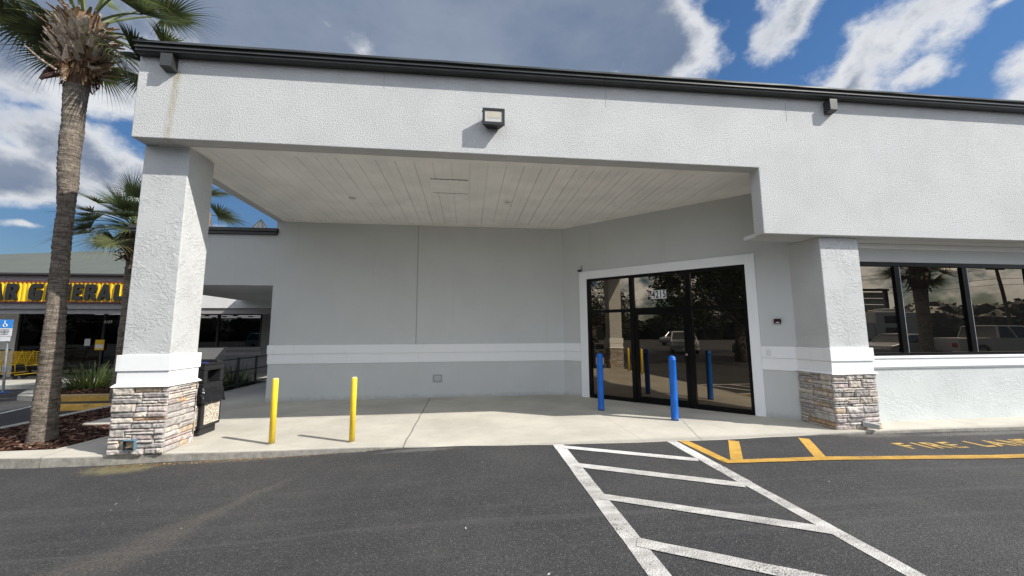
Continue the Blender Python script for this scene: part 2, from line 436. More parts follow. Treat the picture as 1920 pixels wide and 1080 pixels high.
# ------------------------------------------------------------------ ground profile
AZ = [(-600, -.15), (-6.5, -.15), (-4.5, -.125), (-2.5, -.10), (-1.5, -.07), (-1.0, -.03), (0, -.008), (4.5, -.008), (5.5, -.028), (7.0, -.06), (10, -.07), (600, -.07)]
def az(x):
    for (a, za), (b, zb) in zip(AZ, AZ[1:]):
        if a <= x <= b: return za + (zb - za) * (x - a) / (b - a)
    return -.1
def build_ground():
    xs = sorted(set([-600, -150, -60, -30, -15] + [p[0] for p in AZ] + [i * .5 for i in range(-20, 31)] + [30, 60, 150]))
    ys = [-600, -150, -60, -30, -12] + [-6 + i for i in range(0, 24)] + [40, 90, 250, 600]
    mb = MB()
    nx = len(xs)
    mb.mesh([(x, y, az(x)) for y in ys for x in xs], [(j * nx + i, j * nx + i + 1, (j + 1) * nx + i + 1, (j + 1) * nx + i) for j in range(len(ys) - 1) for i in range(nx - 1)])
    o = mb.build('parking_lot', M['asphalt']); tag(o, 'dark asphalt driveway and parking lot', kind='structure')
build_ground()

def slab(name, poly, ztop, zbot, mat, label, bevel=.018, parent=None):
    bm = bmesh.new()
    top = [bm.verts.new((p[0], p[1], ztop)) for p in poly]; bot = [bm.verts.new((p[0], p[1], zbot)) for p in poly]
    f = bm.faces.new(top); n = len(poly)
    for i in range(n): bm.faces.new((top[i], bot[i], bot[(i + 1) % n], top[(i + 1) % n]))
    bmesh.ops.recalc_face_normals(bm, faces=bm.faces)
    if bevel:
        ed = [e for e in bm.edges if f in e.link_faces]
        bmesh.ops.bevel(bm, geom=ed, offset=bevel, segments=2, affect='EDGES', profile=.5)
    big = [q for q in bm.faces if len(q.verts) > 4]
    bmesh.ops.triangulate(bm, faces=big)
    me = bpy.data.meshes.new(name); bm.to_mesh(me); bm.free(); me.materials.append(mat)
    o = bpy.data.objects.new(name, me); COL.objects.link(o); o.parent = parent
    tag(o, label, kind='structure'); return o

front = [(-8.2, 6.16), (-6.118, 5.994), (-4.789, 5.90), (-4.142, 5.93), (-2.698, 5.889), (-1.326, 5.871), (-.871, 5.82), (.194, 5.709), (1.27, 5.62), (2.951, 5.56), (4.218, 5.533), (5.601, 5.655), (6.823, 5.70), (9.363, 5.63), (18, 5.5)]
def resample(pl, step=.35, amp=.012):
    out = []
    rnd = random.Random(5)
    for a, b in zip(pl, pl[1:]):
        n = max(1, int(math.dist(a, b) / step))
        for i in range(n):
            t = i / n
            out.append((a[0] + (b[0] - a[0]) * t, a[1] + (b[1] - a[1]) * t + rnd.uniform(-amp, amp)))
    out.append(pl[-1]); return out
slab('sidewalk', resample(front) + [(18, 14.3), (-6.75, 14.3), (-6.75, 10.2), (-6.95, 8.32), (-6.95, 8.02), (-5.72, 7.9), (-5.70, 6.98), (-5.76, 6.5), (-5.80, 6.33), (-6.45, 6.32), (-8.2, 6.46)], 0, -.3, M['slab'], 'pale concrete sidewalk and porch floor with kerb')
slab('kerb_strip', [(-8.2, 6.49), (-8.05, 6.48), (-7.95, 9.9), (-6.95, 9.9), (-6.95, 10.05), (-8.12, 10.05)], .0, -.3, M['kerb'], 'concrete kerb round the mulch bed')
slab('island_kerb', [(-12.7, 14.28), (-12.75, 12.9), (-12.0, 11.95), (-10.95, 11.55), (-6.85, 11.5), (-6.85, 11.75), (-10.8, 11.85), (-11.7, 12.2), (-12.3, 13.0), (-12.2, 14.28)], 0, -.3, M['kerb'], 'concrete kerb of planted island')
slab('shop_walk', [(-26, 14.35), (-5, 14.35), (-5, 18), (-26, 18)], .004, -.3, M['kerb'], 'concrete walkway in front of the shop')
def mulch_sheet(name, poly, label):
    mb = MB(); mb.face([(p[0], p[1], -.03) for p in poly])
    o = mb.build(name, M['mulch']); tag(o, label, kind='structure'); return o
mulch_sheet('mulch_bed', [(-8.1, 6.44), (-6.45, 6.30), (-5.75, 6.30), (-5.68, 7.0), (-5.68, 7.95), (-6.9, 8.0), (-6.9, 9.92), (-8.0, 9.92)], 'dark red brown mulch bed under the palm')
mulch_sheet('island_bed', [(-12.25, 14.3), (-12.35, 13.0), (-11.7, 12.15), (-10.8, 11.8), (-6.84, 11.72), (-6.76, 14.28)], 'mulch bed of planted island')
def chips():
    rnd = random.Random(3); mb = MB()
    pal = [(.055, .025, .017), (.11, .055, .038), (.035, .018, .013), (.17, .10, .07), (.26, .18, .13)]
    def chip(x, y, z, s):
        a = rnd.uniform(0, PI); t = rnd.uniform(-.5, .5); u = V((math.cos(a), math.sin(a), t * .6)) * s; w = V((-math.sin(a), math.cos(a), rnd.uniform(-.5, .5))) * s * rnd.uniform(.25, .5)
        c = V((x, y, z)); mb.face([c - u - w, c + u - w, c + u * .8 + w, c - u * .9 + w], col=rnd.choices(pal, [4, 4, 3, 2, 1])[0])
    for _ in range(7000):
        x, y = rnd.uniform(-8.0, -5.74), rnd.uniform(6.36, 9.85)
        if x > -6.95 and y > 7.85: continue
        chip(x, y, -.03 + rnd.uniform(.002, .035), rnd.uniform(.012, .045))
    for _ in range(2500): chip(rnd.uniform(-12.0, -6.9), rnd.uniform(12.1, 14.2), -.03 + rnd.uniform(.002, .03), rnd.uniform(.02, .05))
    o = mb.build('mulch_chips', M['chip'], fix=False); tag(o, 'loose bark mulch chips', 'mulch', kind='stuff')
chips()
def litter():
    rnd = random.Random(8); mb = MB()
    def flake(x, y, z, s, col, h=.006):
        a = rnd.uniform(0, PI); u = V((math.cos(a), math.sin(a), rnd.uniform(-.2, .2))) * s; w = V((-math.sin(a), math.cos(a), rnd.uniform(-.3, .3))) * s * rnd.uniform(.25, .7)
        c = V((x, y, z + h)); mb.face([c - u, c - w, c + u, c + w], col=col)
    tan = [(.30, .17, .08), (.20, .10, .05), (.36, .26, .14), (.12, .07, .04)]
    for _ in range(420):            # leaves caught along the foot of the kerb
        x = rnd.gauss(-3.4, .75)
        if -4.9 < x < -1.4: flake(x, 5.86 - abs(rnd.gauss(0, .035)), az(x), rnd.uniform(.005, .02), rnd.choice(tan))
    for _ in range(160):
        x = rnd.gauss(-4.4, .3); flake(x, 5.83 - abs(rnd.gauss(0, .08)), az(x), rnd.uniform(.005, .016), rnd.choice(tan))
    for _ in range(300):
        x = rnd.uniform(5.3, 9.5); flake(x, 5.62 - abs(rnd.gauss(0, .05)), az(x), rnd.uniform(.003, .011), rnd.choice([(.3, .29, .26), (.16, .15, .13), (.4, .38, .34)]))
    for _ in range(230):            # pale flecks on the asphalt
        x, y = rnd.uniform(-5.5, 8), rnd.uniform(2.3, 5.5); flake(x, y, az(x), rnd.choice([.003, .004, .005, .006]), rnd.choice([(.36, .35, .33), (.28, .27, .25), (.34, .29, .22)]))
    for x, y, s in [(-3.55, 4.55, .03), (-3.4, 4.62, .022), (-3.47, 4.4, .02), (-2.5, 3.9, .024), (3.9, 3.9, .03), (.2, 5.0, .02), (.0, 3.4, .022), (.56, 2.72, .03)]: flake(x, y, az(x), s * .6, (.42, .41, .37))
    for _ in range(60): flake(rnd.uniform(-4.5, 5), rnd.uniform(6, 9.6), 0, rnd.uniform(.003, .008), rnd.choice([(.1, .09, .08), (.2, .17, .13)]), .004)
    o = mb.build('leaf_litter', M['chip'], fix=False); tag(o, 'dry leaves, grit and pale flecks scattered on asphalt along kerb', 'litter', kind='stuff')
litter()

# ------------------------------------------------------------------ road markings
def strip(mb, p, q, w0, w1=None, lift=.004, ends=None):
    p = V(p); q = V(q); d = (q - p); L = d.length; d.normalize(); s = V((-d.y, d.x)); w1 = w1 or w0
    n = max(2, int(L / .2)); rnd = random.Random(int(p.x * 100 + q.y * 10)); rows = []
    for i in range(n + 1):
        t = i / n; c = p + d * L * t; w = (w0 + (w1 - w0) * t) / 2
        a = c + s * (w + rnd.uniform(-.004, .004)); b = c - s * (w + rnd.uniform(-.004, .004))
        rows.append(((a.x, a.y), (b.x, b.y)))
    for (a, b), (c, e) in zip(rows, rows[1:]):
        mb.face([(*a, az(a[0]) + lift), (*b, az(b[0]) + lift), (*e, az(e[0]) + lift), (*c, az(c[0]) + lift)])
mb = MB()
strip(mb, (1.32, 5.61), (1.285, 1.2), .155, .155)
o = mb.build('crosswalk_line', M['whitepaint'], fix=False); tag(o, kind='structure')
mb = MB(); strip(mb, (3.03, 5.56), (3.0, 4.0), .15); strip(mb, (3.0, 4.0), (2.97, 1.2), .13)
o = mb.build('crosswalk_line', M['whitepaint'], fix=False); tag(o, kind='structure')
mb = MB()
for a, b, w in [((1.36, 5.49), (2.92, 4.73), .13), ((1.335, 4.75), (2.93, 3.925), .14), ((1.325, 3.855), (2.95, 2.99), .13), ((1.32, 3.02), (2.92, 2.09), .13), ((1.35, 2.1), (2.9, 1.2), .13)]:
    strip(mb, a, b, w, lift=.008)
o = mb.build('crosswalk_bars', M['whitepaint'], fix=False); tag(o, kind='structure')
mb = MB()
strip(mb, (3.21, 5.57), (3.25, 4.60), .15, .13); strip(mb, (3.20, 4.62), (7.4, 4.47), .12, .14, lift=.009); strip(mb, (7.4, 4.47), (16, 4.2), .14, .14, lift=.009)
strip(mb, (3.95, 5.46), (3.40, 4.66), .14); strip(mb, (5.12, 5.48), (4.52, 4.60), .14)
o = mb.build('fire_lane_marking', M['yellowpaint'], fix=False); tag(o, kind='structure')
mb = MB()
for ch, x0 in (('F', 6.21), ('I', 6.52), ('R', 6.67), ('E', 6.97), ('L', 7.43), ('A', 7.70), ('N', 8.02), ('E', 8.33)):
    vs, fs = text_pts(ch, .40, 0, .009, 1.05)
    mb.mesh([(x0 + x * .98, 4.885 + y, az(x0 + x) + .004) for x, y, z in vs], fs)
o = mb.build('fire_lane_lettering', M['fadedpaint'], fix=False); tag(o, kind='structure')
mb = MB(); strip(mb, (-10.15, 9.2), (-10.7, 11.2), .1); strip(mb, (-12.6, 9.2), (-13.3, 12.6), .1)
o = mb.build('parking_stripe', M['whitepaint'], fix=False); tag(o, kind='structure')
mb = MB(); strip(mb, (-15.6, 13.55), (-13.95, 13.55), .5)
o = mb.build('blue_kerb_paint', M['bluepaint'], fix=False); tag(o, kind='structure')
mb = MB(); mb.face([(-10.93, 11.545, .0035), (-8.2, 11.515, .0035), (-8.2, 11.72, .0035), (-10.85, 11.76, .0035)]); mb.face([(-10.95, 11.53, -.145), (-8.2, 11.498, -.145), (-8.2, 11.498, -.015), (-10.95, 11.53, -.015)])
o = mb.build('kerb_paint', M['yellowpaint'], fix=False); tag(o, kind='structure')

# ------------------------------------------------------------------ the building
B = thing('store_building', (-4.14, 5.9, 0), 'vacant white and grey stucco store with deep porch, dark gutter and stone pillar bases', 'building')
XL, XR = -4.75, 17.0
Wn = (.6937, .7203); Wu = (.7203, -.6937); WA = (2.52, 9.85)     # the angled entrance wall
# fascia: one stepped beam
mb = MB()
mb.prism([(XL, 4.384), (4.913, 4.384), (4.913, 3.235), (XR, 3.235), (XR, 5.80), (4.913, 5.72), (XL, 5.65)], lambda p, a: (p[0], a, p[1]), 5.68, 5.90)
mb.box(XL, 5.903, 4.386, -4.55, 10.04, 5.62)
mb.build('fascia', M['fascia'], B, bevel=.012)
for jx, jz in ((-1.32, 5.36), (2.24, 5.30), (5.52, 5.25)):
    mb = MB(); mb.box(jx, 5.6775, jz, jx + .004, 5.683, 5.60); mb.build('fascia_joint', M['seam'], B)
# gutter profile and metal flashing (rises slightly to the right)
gx0, gx1 = -4.735, XR
def gz(x): return .0078 * (x + 4.7)
mb = MB()
prof = [(5.545, 5.745), (5.575, 5.738), (5.575, 5.698), (5.546, 5.692), (5.546, 5.674), (5.573, 5.668), (5.573, 5.632), (5.550, 5.620), (5.58, 5.604), (5.676, 5.612), (5.676, 5.745)]
segs = [gx0, 2.2, 6.6, 11, gx1]
for a, b in zip(segs, segs[1:]):
    b2 = b - .006
    n = len(prof)
    mb.mesh([(a, y, z + gz(a)) for y, z in prof] + [(b2, y, z + gz(b2)) for y, z in prof], [tuple(range(n))[::-1], tuple(range(n, 2 * n))] + [(i, (i + 1) % n, n + (i + 1) % n, n + i) for i in range(n)])
gut = mb.build('gutter', M['gutter'], B)
mb = MB()
rn = random.Random(2)
xx = [gx0 - .02 + i * (gx1 - gx0) / 46 for i in range(47)]
pf = [(5.538, 5.744), (5.535, 5.772), (5.548, 5.780), (5.61, 5.786), (5.80, 5.82)]
J = [[(x, y + rn.uniform(-.003, .003), z + gz(x) + rn.uniform(-.003, .003)) for y, z in pf] for x in xx]
for a, b in zip(J, J[1:]):
    for i in range(len(pf) - 1): mb.face([a[i], b[i], b[i + 1], a[i + 1]])
mb.build('roof_flashing', M['flash'], B, smooth=False, fix=False)
mb = MB(); mb.hexa([(XL, 5.70, 5.66), (XR, 5.70, 5.81), (XR, 20, 6.5), (XL, 10.2, 5.9), (XL, 5.70, 5.75), (XR, 5.70, 5.90), (XR, 20, 6.62), (XL, 10.2, 5.98)])
mb.build('roof', M['roof'], B)
for x0, zb in ((-4.385, 5.405), (6.265, 5.455)):
    mb = MB(); w_ = .15
    mb.hexa([(x0, 5.548, zb), (x0 + w_, 5.548, zb), (x0 + w_, 5.678, zb - .022), (x0, 5.678, zb - .022), (x0, 5.548, zb + .20), (x0 + w_, 5.548, zb + .20), (x0 + w_, 5.678, zb + .195), (x0, 5.678, zb + .195)])
    mb.build('gutter_outlet', M['gutter'], B, bevel=.006)
# porch ceiling: vinyl planks with grooves running front to back
mb = MB()
x = -4.55; zc = 4.392
while x < 6.9:
    for (a, b, z) in [(0, .145, zc), (.145, .151, zc + .008), (.151, .29, zc), (.29, .303, zc + .022), (.303, .305, zc)]:
        mb.face([(x + a, 6.05, z), (x + b, 6.05, z), (x + b, 9.72, z), (x + a, 9.72, z)])
        mb.face([(x + b, 6.05, zc), (x + b, 9.72, zc), (x + b, 9.72, zc + .02), (x + b, 6.05, zc + .02)])
    x += .305
ceil = mb.build('porch_ceiling', M['ceiling'], B, fix=False)
mb = MB(); mb.box(-4.55, 5.902, 4.383, 6.9, 6.06, 4.40); mb.box(-4.55, 9.70, 4.380, 2.6, 9.846, 4.40); mb.box(-4.552, 6.06, 4.384, -4.48, 9.70, 4.40)
mb.fbox(WA, Wu, Wn, -.2, 5.4, -.10, -.003, 4.381, 4.40)
x = -4.5
while x < 2.5:
    mb.box(x, 9.735, 4.377, x + .018, 9.75, 4.3795, 1); x += .085
mb.build('ceiling_trim', [M['ceiling'], M['groove']], ceil)
mb = MB(); mb.box(-.69, 6.76, 4.386, -.36, 7.44, 4.3915); mb.box(-.355, 6.76, 4.386, -.02, 7.44, 4.3915)
for yy in (6.75, 7.44):
    mb.box(-.70, yy, 4.384, -.01, yy + .012, 4.391, 1)
    for i in range(6): mb.box(-.62 + i * .11, yy - .006, 4.379, -.60 + i * .11, yy + .014, 4.3835, 1)
mb.build('access_hatch', [M['ceiling'], M['groove']], ceil)
# back wall, breezeway header, window wall
mb = MB(); mb.box(-4.735, 9.85, -.05, 2.75, 10.10, 5.46); mb.build('back_wall', M['wall'], B)
mb = MB(); mb.box(-1.288, 9.844, 1.325, -1.276, 9.852, 4.385); mb.build('wall_joint', M['seam'], B)
mb = MB()
for a, b, z0, z1 in ((0, .70, -.05, 4.40), (4.172, 5.2, -.05, 4.40), (.70, 4.172, 2.95, 4.40)): mb.fbox(WA, Wu, Wn, a, b, 0, .25, z0, z1)
mb.build('entrance_wall', M['wall'], B)
mb = MB(); mb.fbox(WA, Wu, Wn, .70, 4.172, .2, .25, -.05, 2.95); mb.build('entrance_backing', M['dark'], B)
mb = MB(); mb.box(-7.75, 9.852, 2.775, -4.738, 10.05, 4.03); mb.box(-8.0, 10.05, 2.775, -4.738, 14.46, 2.95)
mb.box(-7.3, 9.87, 0, -7.0, 10.2, 2.775)
bz = mb.build('breezeway_header', M['wall'], B)
mb = MB(); mb.box(-7.98, 9.79, 4.03, -4.70, 10.1, 4.10); mb.box(-8.0, 9.76, 4.103, -4.685, 10.1, 4.19)
mb.build('parapet_cap', M['gutter'], bz, bevel=.008)
mb = MB(); mb.box(6.80, 6.20, -.05, XR, 6.45, 1.10); ww = mb.build('window_wall', M['lower'], B)
mb = MB(); mb.box(6.80, 6.205, 2.90, XR, 6.45, 3.45); mb.box(4.95, 5.905, 3.237, XR, 6.20, 3.30); mb.build('window_header', M['wall'], B)
mb = MB(); mb.box(6.80, 6.165, .95, XR, 6.3, 1.105); mb.hexa([(6.8, 6.15, 1.107), (XR, 6.15, 1.107), (XR, 6.33, 1.107), (6.8, 6.33, 1.107), (6.8, 6.15, 1.135), (XR, 6.15, 1.135), (XR, 6.33, 1.165), (6.8, 6.33, 1.165)]); mb.box(6.80, 6.185, .925, XR, 6.3, .947)
mb.build('window_sill', M['trim'], B, bevel=.006)
mb = MB(); mb.box(6.9, 6.155, 3.15, XR, 6.203, 3.232); mb.build('header_trim', M['trim'], B)
# wall trim boards
def trim_board(fn): m = MB(); fn(m); m.build('wall_trim', M['trim'], B, bevel=.005)
trim_board(lambda m: m.box(-4.762, 9.818, 1.113, 2.50, 9.95, 1.323)); trim_board(lambda m: m.box(-4.750, 9.832, .878, 2.51, 9.95, 1.110))
trim_board(lambda m: m.fbox(WA, Wu, Wn, .0, .492, -.030, .1, 1.113, 1.323)); trim_board(lambda m: m.fbox(WA, Wu, Wn, .0, .492, -.018, .1, .878, 1.110))
trim_board(lambda m: m.fbox(WA, Wu, Wn, 4.345, 5.1, -.030, .1, 1.105, 1.323)); trim_board(lambda m: m.fbox(WA, Wu, Wn, 4.345, 5.1, -.018, .1, .878, 1.102))
# entrance: trim, frame, panes
mb = MB()
mb.fbox(WA, Wu, Wn, .495, .70, -.028, .2, 0, 3.15); mb.fbox(WA, Wu, Wn, 4.172, 4.345, -.028, .2, 0, 3.15); mb.fbox(WA, Wu, Wn, .70, 4.172, -.028, .2, 2.95, 3.15)
ent = mb.build('entrance_surround', M['trim'], B, bevel=.006)
mb = MB(); n0, n1 = -.018, .05
F = lambda a, b, z0, z1, k0=n0, k1=n1: mb.fbox(WA, Wu, Wn, a, b, k0, k1, z0, z1)
F(.702, .765, .004, 2.948); F(4.115, 4.17, .004, 2.948)
F(.765, 4.115, 2.885, 2.948); F(.765, 1.79, .004, .10); F(3.14, 4.115, .004, .10)
F(1.79, 1.885, .004, 2.885); F(3.03, 3.14, .004, 2.885)
F(.765, 1.79, 2.075, 2.15); F(1.885, 3.03, 2.075, 2.16); F(3.14, 4.115, 2.075, 2.15)
efr = mb.build('door_frame', M['bronze'], B, bevel=.004)
mb = MB(); F(1.892, 1.95, .012, 2.07, -.010, .04); F(2.965, 3.024, .012, 2.07, -.010, .04); F(1.95, 2.965, 2.0, 2.07, -.010, .04); F(1.95, 2.965, .012, .15, -.010, .04)
dl = mb.build('door_leaf', M['bronze'], B, bevel=.004)
c = V((WA[0] + Wu[0] * 3.0, WA[1] + Wu[1] * 3.0, 1.12))
mb = MB(); mb.tube([c - V((*Wn, 0)) * .010, c - V((*Wn, 0)) * .03], .022, 14); mb.build('door_lock', M['steel'], dl)
rp = random.Random(4)
def pane(parent, o, u, n, a, b, z0, z1, dep, tw=.0016, skew=0.0):
    k = [dep + rp.uniform(-tw, tw) for _ in range(3)]
    sk_ = skew * (b - a) / 2; k[0] += sk_; k[2] += sk_; k[1] -= sk_
    P = lambda s, d, z: (o[0] + u[0] * s + n[0] * d, o[1] + u[1] * s + n[1] * d, z)
    d4 = k[1] + k[2] - k[0]
    m = MB(); q = [P(a, k[0], z0), P(b, k[1], z0), P(b, d4, z1), P(a, k[2], z1)]
    q2 = [P(a, k[0] + .01, z0), P(b, k[1] + .01, z0), P(b, d4 + .01, z1), P(a, k[2] + .01, z1)]
    m.hexa(q + q2)
    return m.build('glass_pane', M['mirror'], parent)
for a, b, z0, z1, p in [(.765, 1.79, .10, 2.075, efr), (3.14, 4.115, .10, 2.075, efr), (.765, 1.79, 2.15, 2.885, efr), (1.885, 3.03, 2.16, 2.885, efr), (3.14, 4.115, 2.15, 2.885, efr), (1.95, 2.965, .15, 2.0, dl)]:
    pane(p, WA, Wu, Wn, a, b, z0, z1, .022, .0010, .042)
# number plate on the transom pane
def onwall(vs, s0, z0, d): return [(WA[0] + Wu[0] * (s0 + x) + Wn[0] * d, WA[1] + Wu[1] * (s0 + x) + Wn[1] * d, z0 + y) for x, y, z in vs]
for i, ch in enumerate('4215'):
    s0 = 2.322 + i * .079
    mb = MB(); mb.fbox(WA, Wu, Wn, s0, s0 + .0775, -.012, -.004, 2.352, 2.545, 0)
    vs, fs = text_pts(ch, .225, 0, .006, .62, 'CENTER'); mb.mesh(onwall(vs, s0 + .038, 2.375, -.0140), fs, 1)
    mb.build('number_sticker', [M['decal'], M['ink']], efr, fix=False)
# storefront window strip
mb = MB(); y0 = 6.225
G = lambda a, b, z0, z1, k0=y0, k1=y0 + .08: mb.box(a, k0, z0, b, k1, z1)
G(6.80, XR, 2.82, 2.90); G(6.80, XR, 1.166, 1.205)
mull = [8.07, 9.568, 11.066, 12.564, 14.06, 15.56]
for x in mull: G(x - .055, x + .055, 1.205, 2.82)
wf = mb.build('window_frame', M['bronze'], B, bevel=.004)
for x in mull:
    mb = MB(); mb.box(x + .057, 6.232, 1.206, x + .075, 6.25, 2.819); mb.build('glazing_bead', M['steel'], wf)
ed = [6.80] + mull + [XR]
for a, b in zip(ed, ed[1:]): pane(wf, (0, 0), (1, 0), (0, 1), a + (.055 if a > 7 else 0), b - .055, 1.205, 2.82, y0 + .035, .0012)

# pillars with ledge-stone bases
PALS = [((.44, .41, .38), 6), ((.51, .47, .43), 6), ((.36, .335, .32), 4), ((.53, .475, .41), 5), ((.53, .41, .29), 2), ((.48, .33, .20), 1), ((.45, .385, .36), 5), ((.58, .54, .49), 4)]
def veneer(mb, o, u, n, W, H, seed):
    rnd = random.Random(seed)
    st = .02; nb = max(1, int(round(W / st))); st = W / nb; sky = [0.0] * nb
    cols = [c for c, w in PALS for _ in range(w)]
    guard = 0
    while min(sky) < H - .012 and guard < 400:
        guard += 1
        z = min(sky); i = sky.index(z); j = i
        while j < nb and abs(sky[j] - z) < 1e-6: j += 1
        gap = j - i
        un = H / 24
        hu = rnd.choices([1, 2, 3], [24, 61, 15])[0]
        w = int(rnd.uniform(*{1: (.20, .46), 2: (.15, .40), 3: (.18, .34)}[hu]) / st)
        if gap * st < .10: hu = min(hu, 2)
        if gap - w < int(.085 / st): w = gap
        w = max(1, min(w, gap))
        # level with a neighbour when that closes a small step
        for nb_ in ((i - 1), (i + w)):
            if 0 <= nb_ < nb and w == gap:
                stp = round((sky[nb_] - z) / un)
                if stp in (1, 2, 3) and rnd.random() < .75: hu = stp
        h = hu * un
        if z + h > H - un * .5: h = H - z
        for k in range(i, i + w): sky[k] = z + h
        a0, a1, z0, z1 = i * st + .004, (i + w) * st - .004, z + .0035, z + h - .0035
        if z < .001: z0 = 0
        dep = rnd.uniform(.026, .050); tl = rnd.uniform(-.006, .006); tl2 = rnd.uniform(-.006, .006)
        nx = max(3, int((a1 - a0) / .018)); nz = max(3, int((z1 - z0) / .015))
        vs = []; sd = V((rnd.uniform(0, 90), rnd.uniform(0, 90), rnd.uniform(0, 90)))
        for q in range(nz + 1):
            for p in range(nx + 1):
                fa, fz = p / nx, q / nz
                a = a0 + (a1 - a0) * fa; zz = z0 + (z1 - z0) * fz
                e = min((a - a0), (a1 - a), (zz - z0), (z1 - zz)) if True else 0
                d = dep + tl * (fa - .5) * 2 + tl2 * (fz - .5) * 2 + mnoise.noise(V((a * 22, zz * 22, 0)) + sd) * .010 + mnoise.noise(V((a * 60, zz * 60, 0)) + sd) * .004
                if e < .004: d -= .013; 
                elif e < .016: d -= .003
                jit = mnoise.noise(V((a * 30, zz * 30, 7)) + sd) * .004 if e < .004 else 0
                a += jit; zz = max(z0 if z < .001 else 0, zz + jit)
                vs.append((o[0] + u[0] * a + n[0] * d, o[1] + u[1] * a + n[1] * d, o[2] + zz))
        fs = [(q * (nx + 1) + p, q * (nx + 1) + p + 1, (q + 1) * (nx + 1) + p + 1, (q + 1) * (nx + 1) + p) for q in range(nz) for p in range(nx)]
        # skirt back to the wall
        ring = [p for p in range(nx + 1)] + [q * (nx + 1) + nx for q in range(1, nz + 1)] + [nz * (nx + 1) + p for p in range(nx - 1, -1, -1)] + [q * (nx + 1) for q in range(nz - 1, 0, -1)]
        bse = len(vs)
        for r in ring:
            v = vs[r]
            pa = (v[0] - o[0]) * u[0] + (v[1] - o[1]) * u[1]
            vs.append((o[0] + u[0] * pa, o[1] + u[1] * pa, v[2]))
        L = len(ring)
        for k in range(L): fs.append((ring[k], bse + k, bse + (k + 1) % L, ring[(k + 1) % L]))
        c = rnd.choice(cols); f = rnd.uniform(.85, 1.15)
        mb.mesh(vs, fs, 0, (c[0] * f, c[1] * f, c[2] * f))
def pillar(x0, y0, x1, y1, ztop, sides, seed, label=None):
    mb = MB(); mb.box(x0, y0, .88, x1, y1, ztop)
    p = mb.build('pillar', M['pillar'], B, bevel=.010)
    mb = MB()
    for z0, z1, d in [(1.105, 1.323, .036), (.932, 1.102, .020)]: mb.box(x0 - d, y0 - d, z0, x1 + d, y1 + d, z1)
    a, b = .045, .062
    mb.hexa([(x0 - b, y0 - b, .893), (x1 + b, y0 - b, .893), (x1 + b, y1 + b, .893), (x0 - b, y1 + b, .893), (x0 - .030, y0 - .030, .931), (x1 + .030, y0 - .030, .931), (x1 + .030, y1 + .030, .931), (x0 - .030, y1 + .030, .931)])
    mb.build('trim_band', M['trim'], p, bevel=.005)
    mb = MB(); k = .002; H = .888
    e = .036
    mb.box(x0 + k, y0 + k, -.02, x1 - k, y1 - k, H - .002, 1)
    if 'f' in sides: veneer(mb, (x0 - e, y0, 0), (1, 0), (0, -1), x1 - x0 + 2 * e, H, seed)
    if 'r' in sides: veneer(mb, (x1, y0 + .002, 0), (0, 1), (1, 0), y1 - y0, H, seed + 1)
    if 'l' in sides: veneer(mb, (x0, y1, 0), (0, -1), (-1, 0), y1 - y0 - .002, H, seed + 2)
    if 'b' in sides: veneer(mb, (x1 + e, y1, 0), (-1, 0), (0, 1), x1 - x0 + 2 * e, H, seed + 3)
    mb.build('stone_base', [M['stone'], M['mortar']], p, weld=True)
    return p
pl = pillar(-4.75, 5.925, -4.14, 6.48, 4.3835, 'frlb', 11)
pr = pillar(6.05, 5.80, 6.80, 6.45, 3.234, 'flr', 40)
def spout(parent, c, d, L, w, h, mat):
    d = V(d).normalized(); s = V((-d.y, d.x, 0)).normalized(); up = d.cross(s) * -1
    if up.z < 0: up = -up
    mb = MB(); c = V(c); t = .006
    def ring(k, ww, hh): return [c + d * k + s * (a * ww) + up * (b * hh) for a, b in ((-1, -1), (1, -1), (1, 1), (-1, 1))]
    o0, o1 = ring(0, w, h), ring(L, w, h); i0, i1 = ring(.01, w - t, h - t), ring(L, w - t, h - t)
    vs = o0 + o1 + i1 + i0
    fs = [(0, 1, 5, 4), (1, 2, 6, 5), (2, 3, 7, 6), (3, 0, 4, 7), (4, 5, 9, 8), (5, 6, 10, 9), (6, 7, 11, 10), (7, 4, 8, 11)]
    mb.mesh(vs, fs, 0); mb.mesh(vs, [(8, 9, 13, 12), (9, 10, 14, 13), (10, 11, 15, 14), (11, 8, 12, 15), (12, 13, 14, 15)], 1)
    return mb.build('drain_spout', [mat, M['ink']], parent, fix=False)
M['spoutgrey'] = simple('grey_metal_spout', (.42, .43, .42), .45, .2); M['spoutblue'] = simple('blue_grey_spout', (.10, .19, .24), .5)
spout(pr, (6.50, 5.78, .092), (.62, -.75, -.12), .20, .055, .036, M['spoutgrey'])
spout(pl, (-4.49, 5.93, .135), (0, -1, -.05), .085, .07, .066, M['spoutblue'])
# glass pyramid skylight on the breezeway roof
mb = MB(); ax, ay = -5.97, 11.5; bw = .44
ap = (ax, ay, 4.90); cs = [(ax - bw, ay - bw, 4.05), (ax + bw, ay - bw, 4.05), (ax + bw, ay + bw, 4.05), (ax - bw, ay + bw, 4.05)]
for i in range(4): mb.face([cs[i], cs[(i + 1) % 4], ap], 0)
for i in range(4): mb.tube([cs[i], ap], .012, 5, 1)
for i in range(4):
    m0 = V(cs[i]).lerp(V(cs[(i + 1) % 4]), .5); mb.tube([m0, ap], .009, 5, 1)
mb.box(ax - bw - .05, ay - bw - .05, 2.955, ax + bw + .05, ay + bw + .05, 4.05, 1)
M['skylight'] = simple('grey_skylight_panel', (.13, .14, .145), .2, .3)
o = mb.build('skylight', [M['skylight'], M['gutter']], None); tag(o, 'small glazed pyramid skylight peeking above the dark parapet', 'skylight')

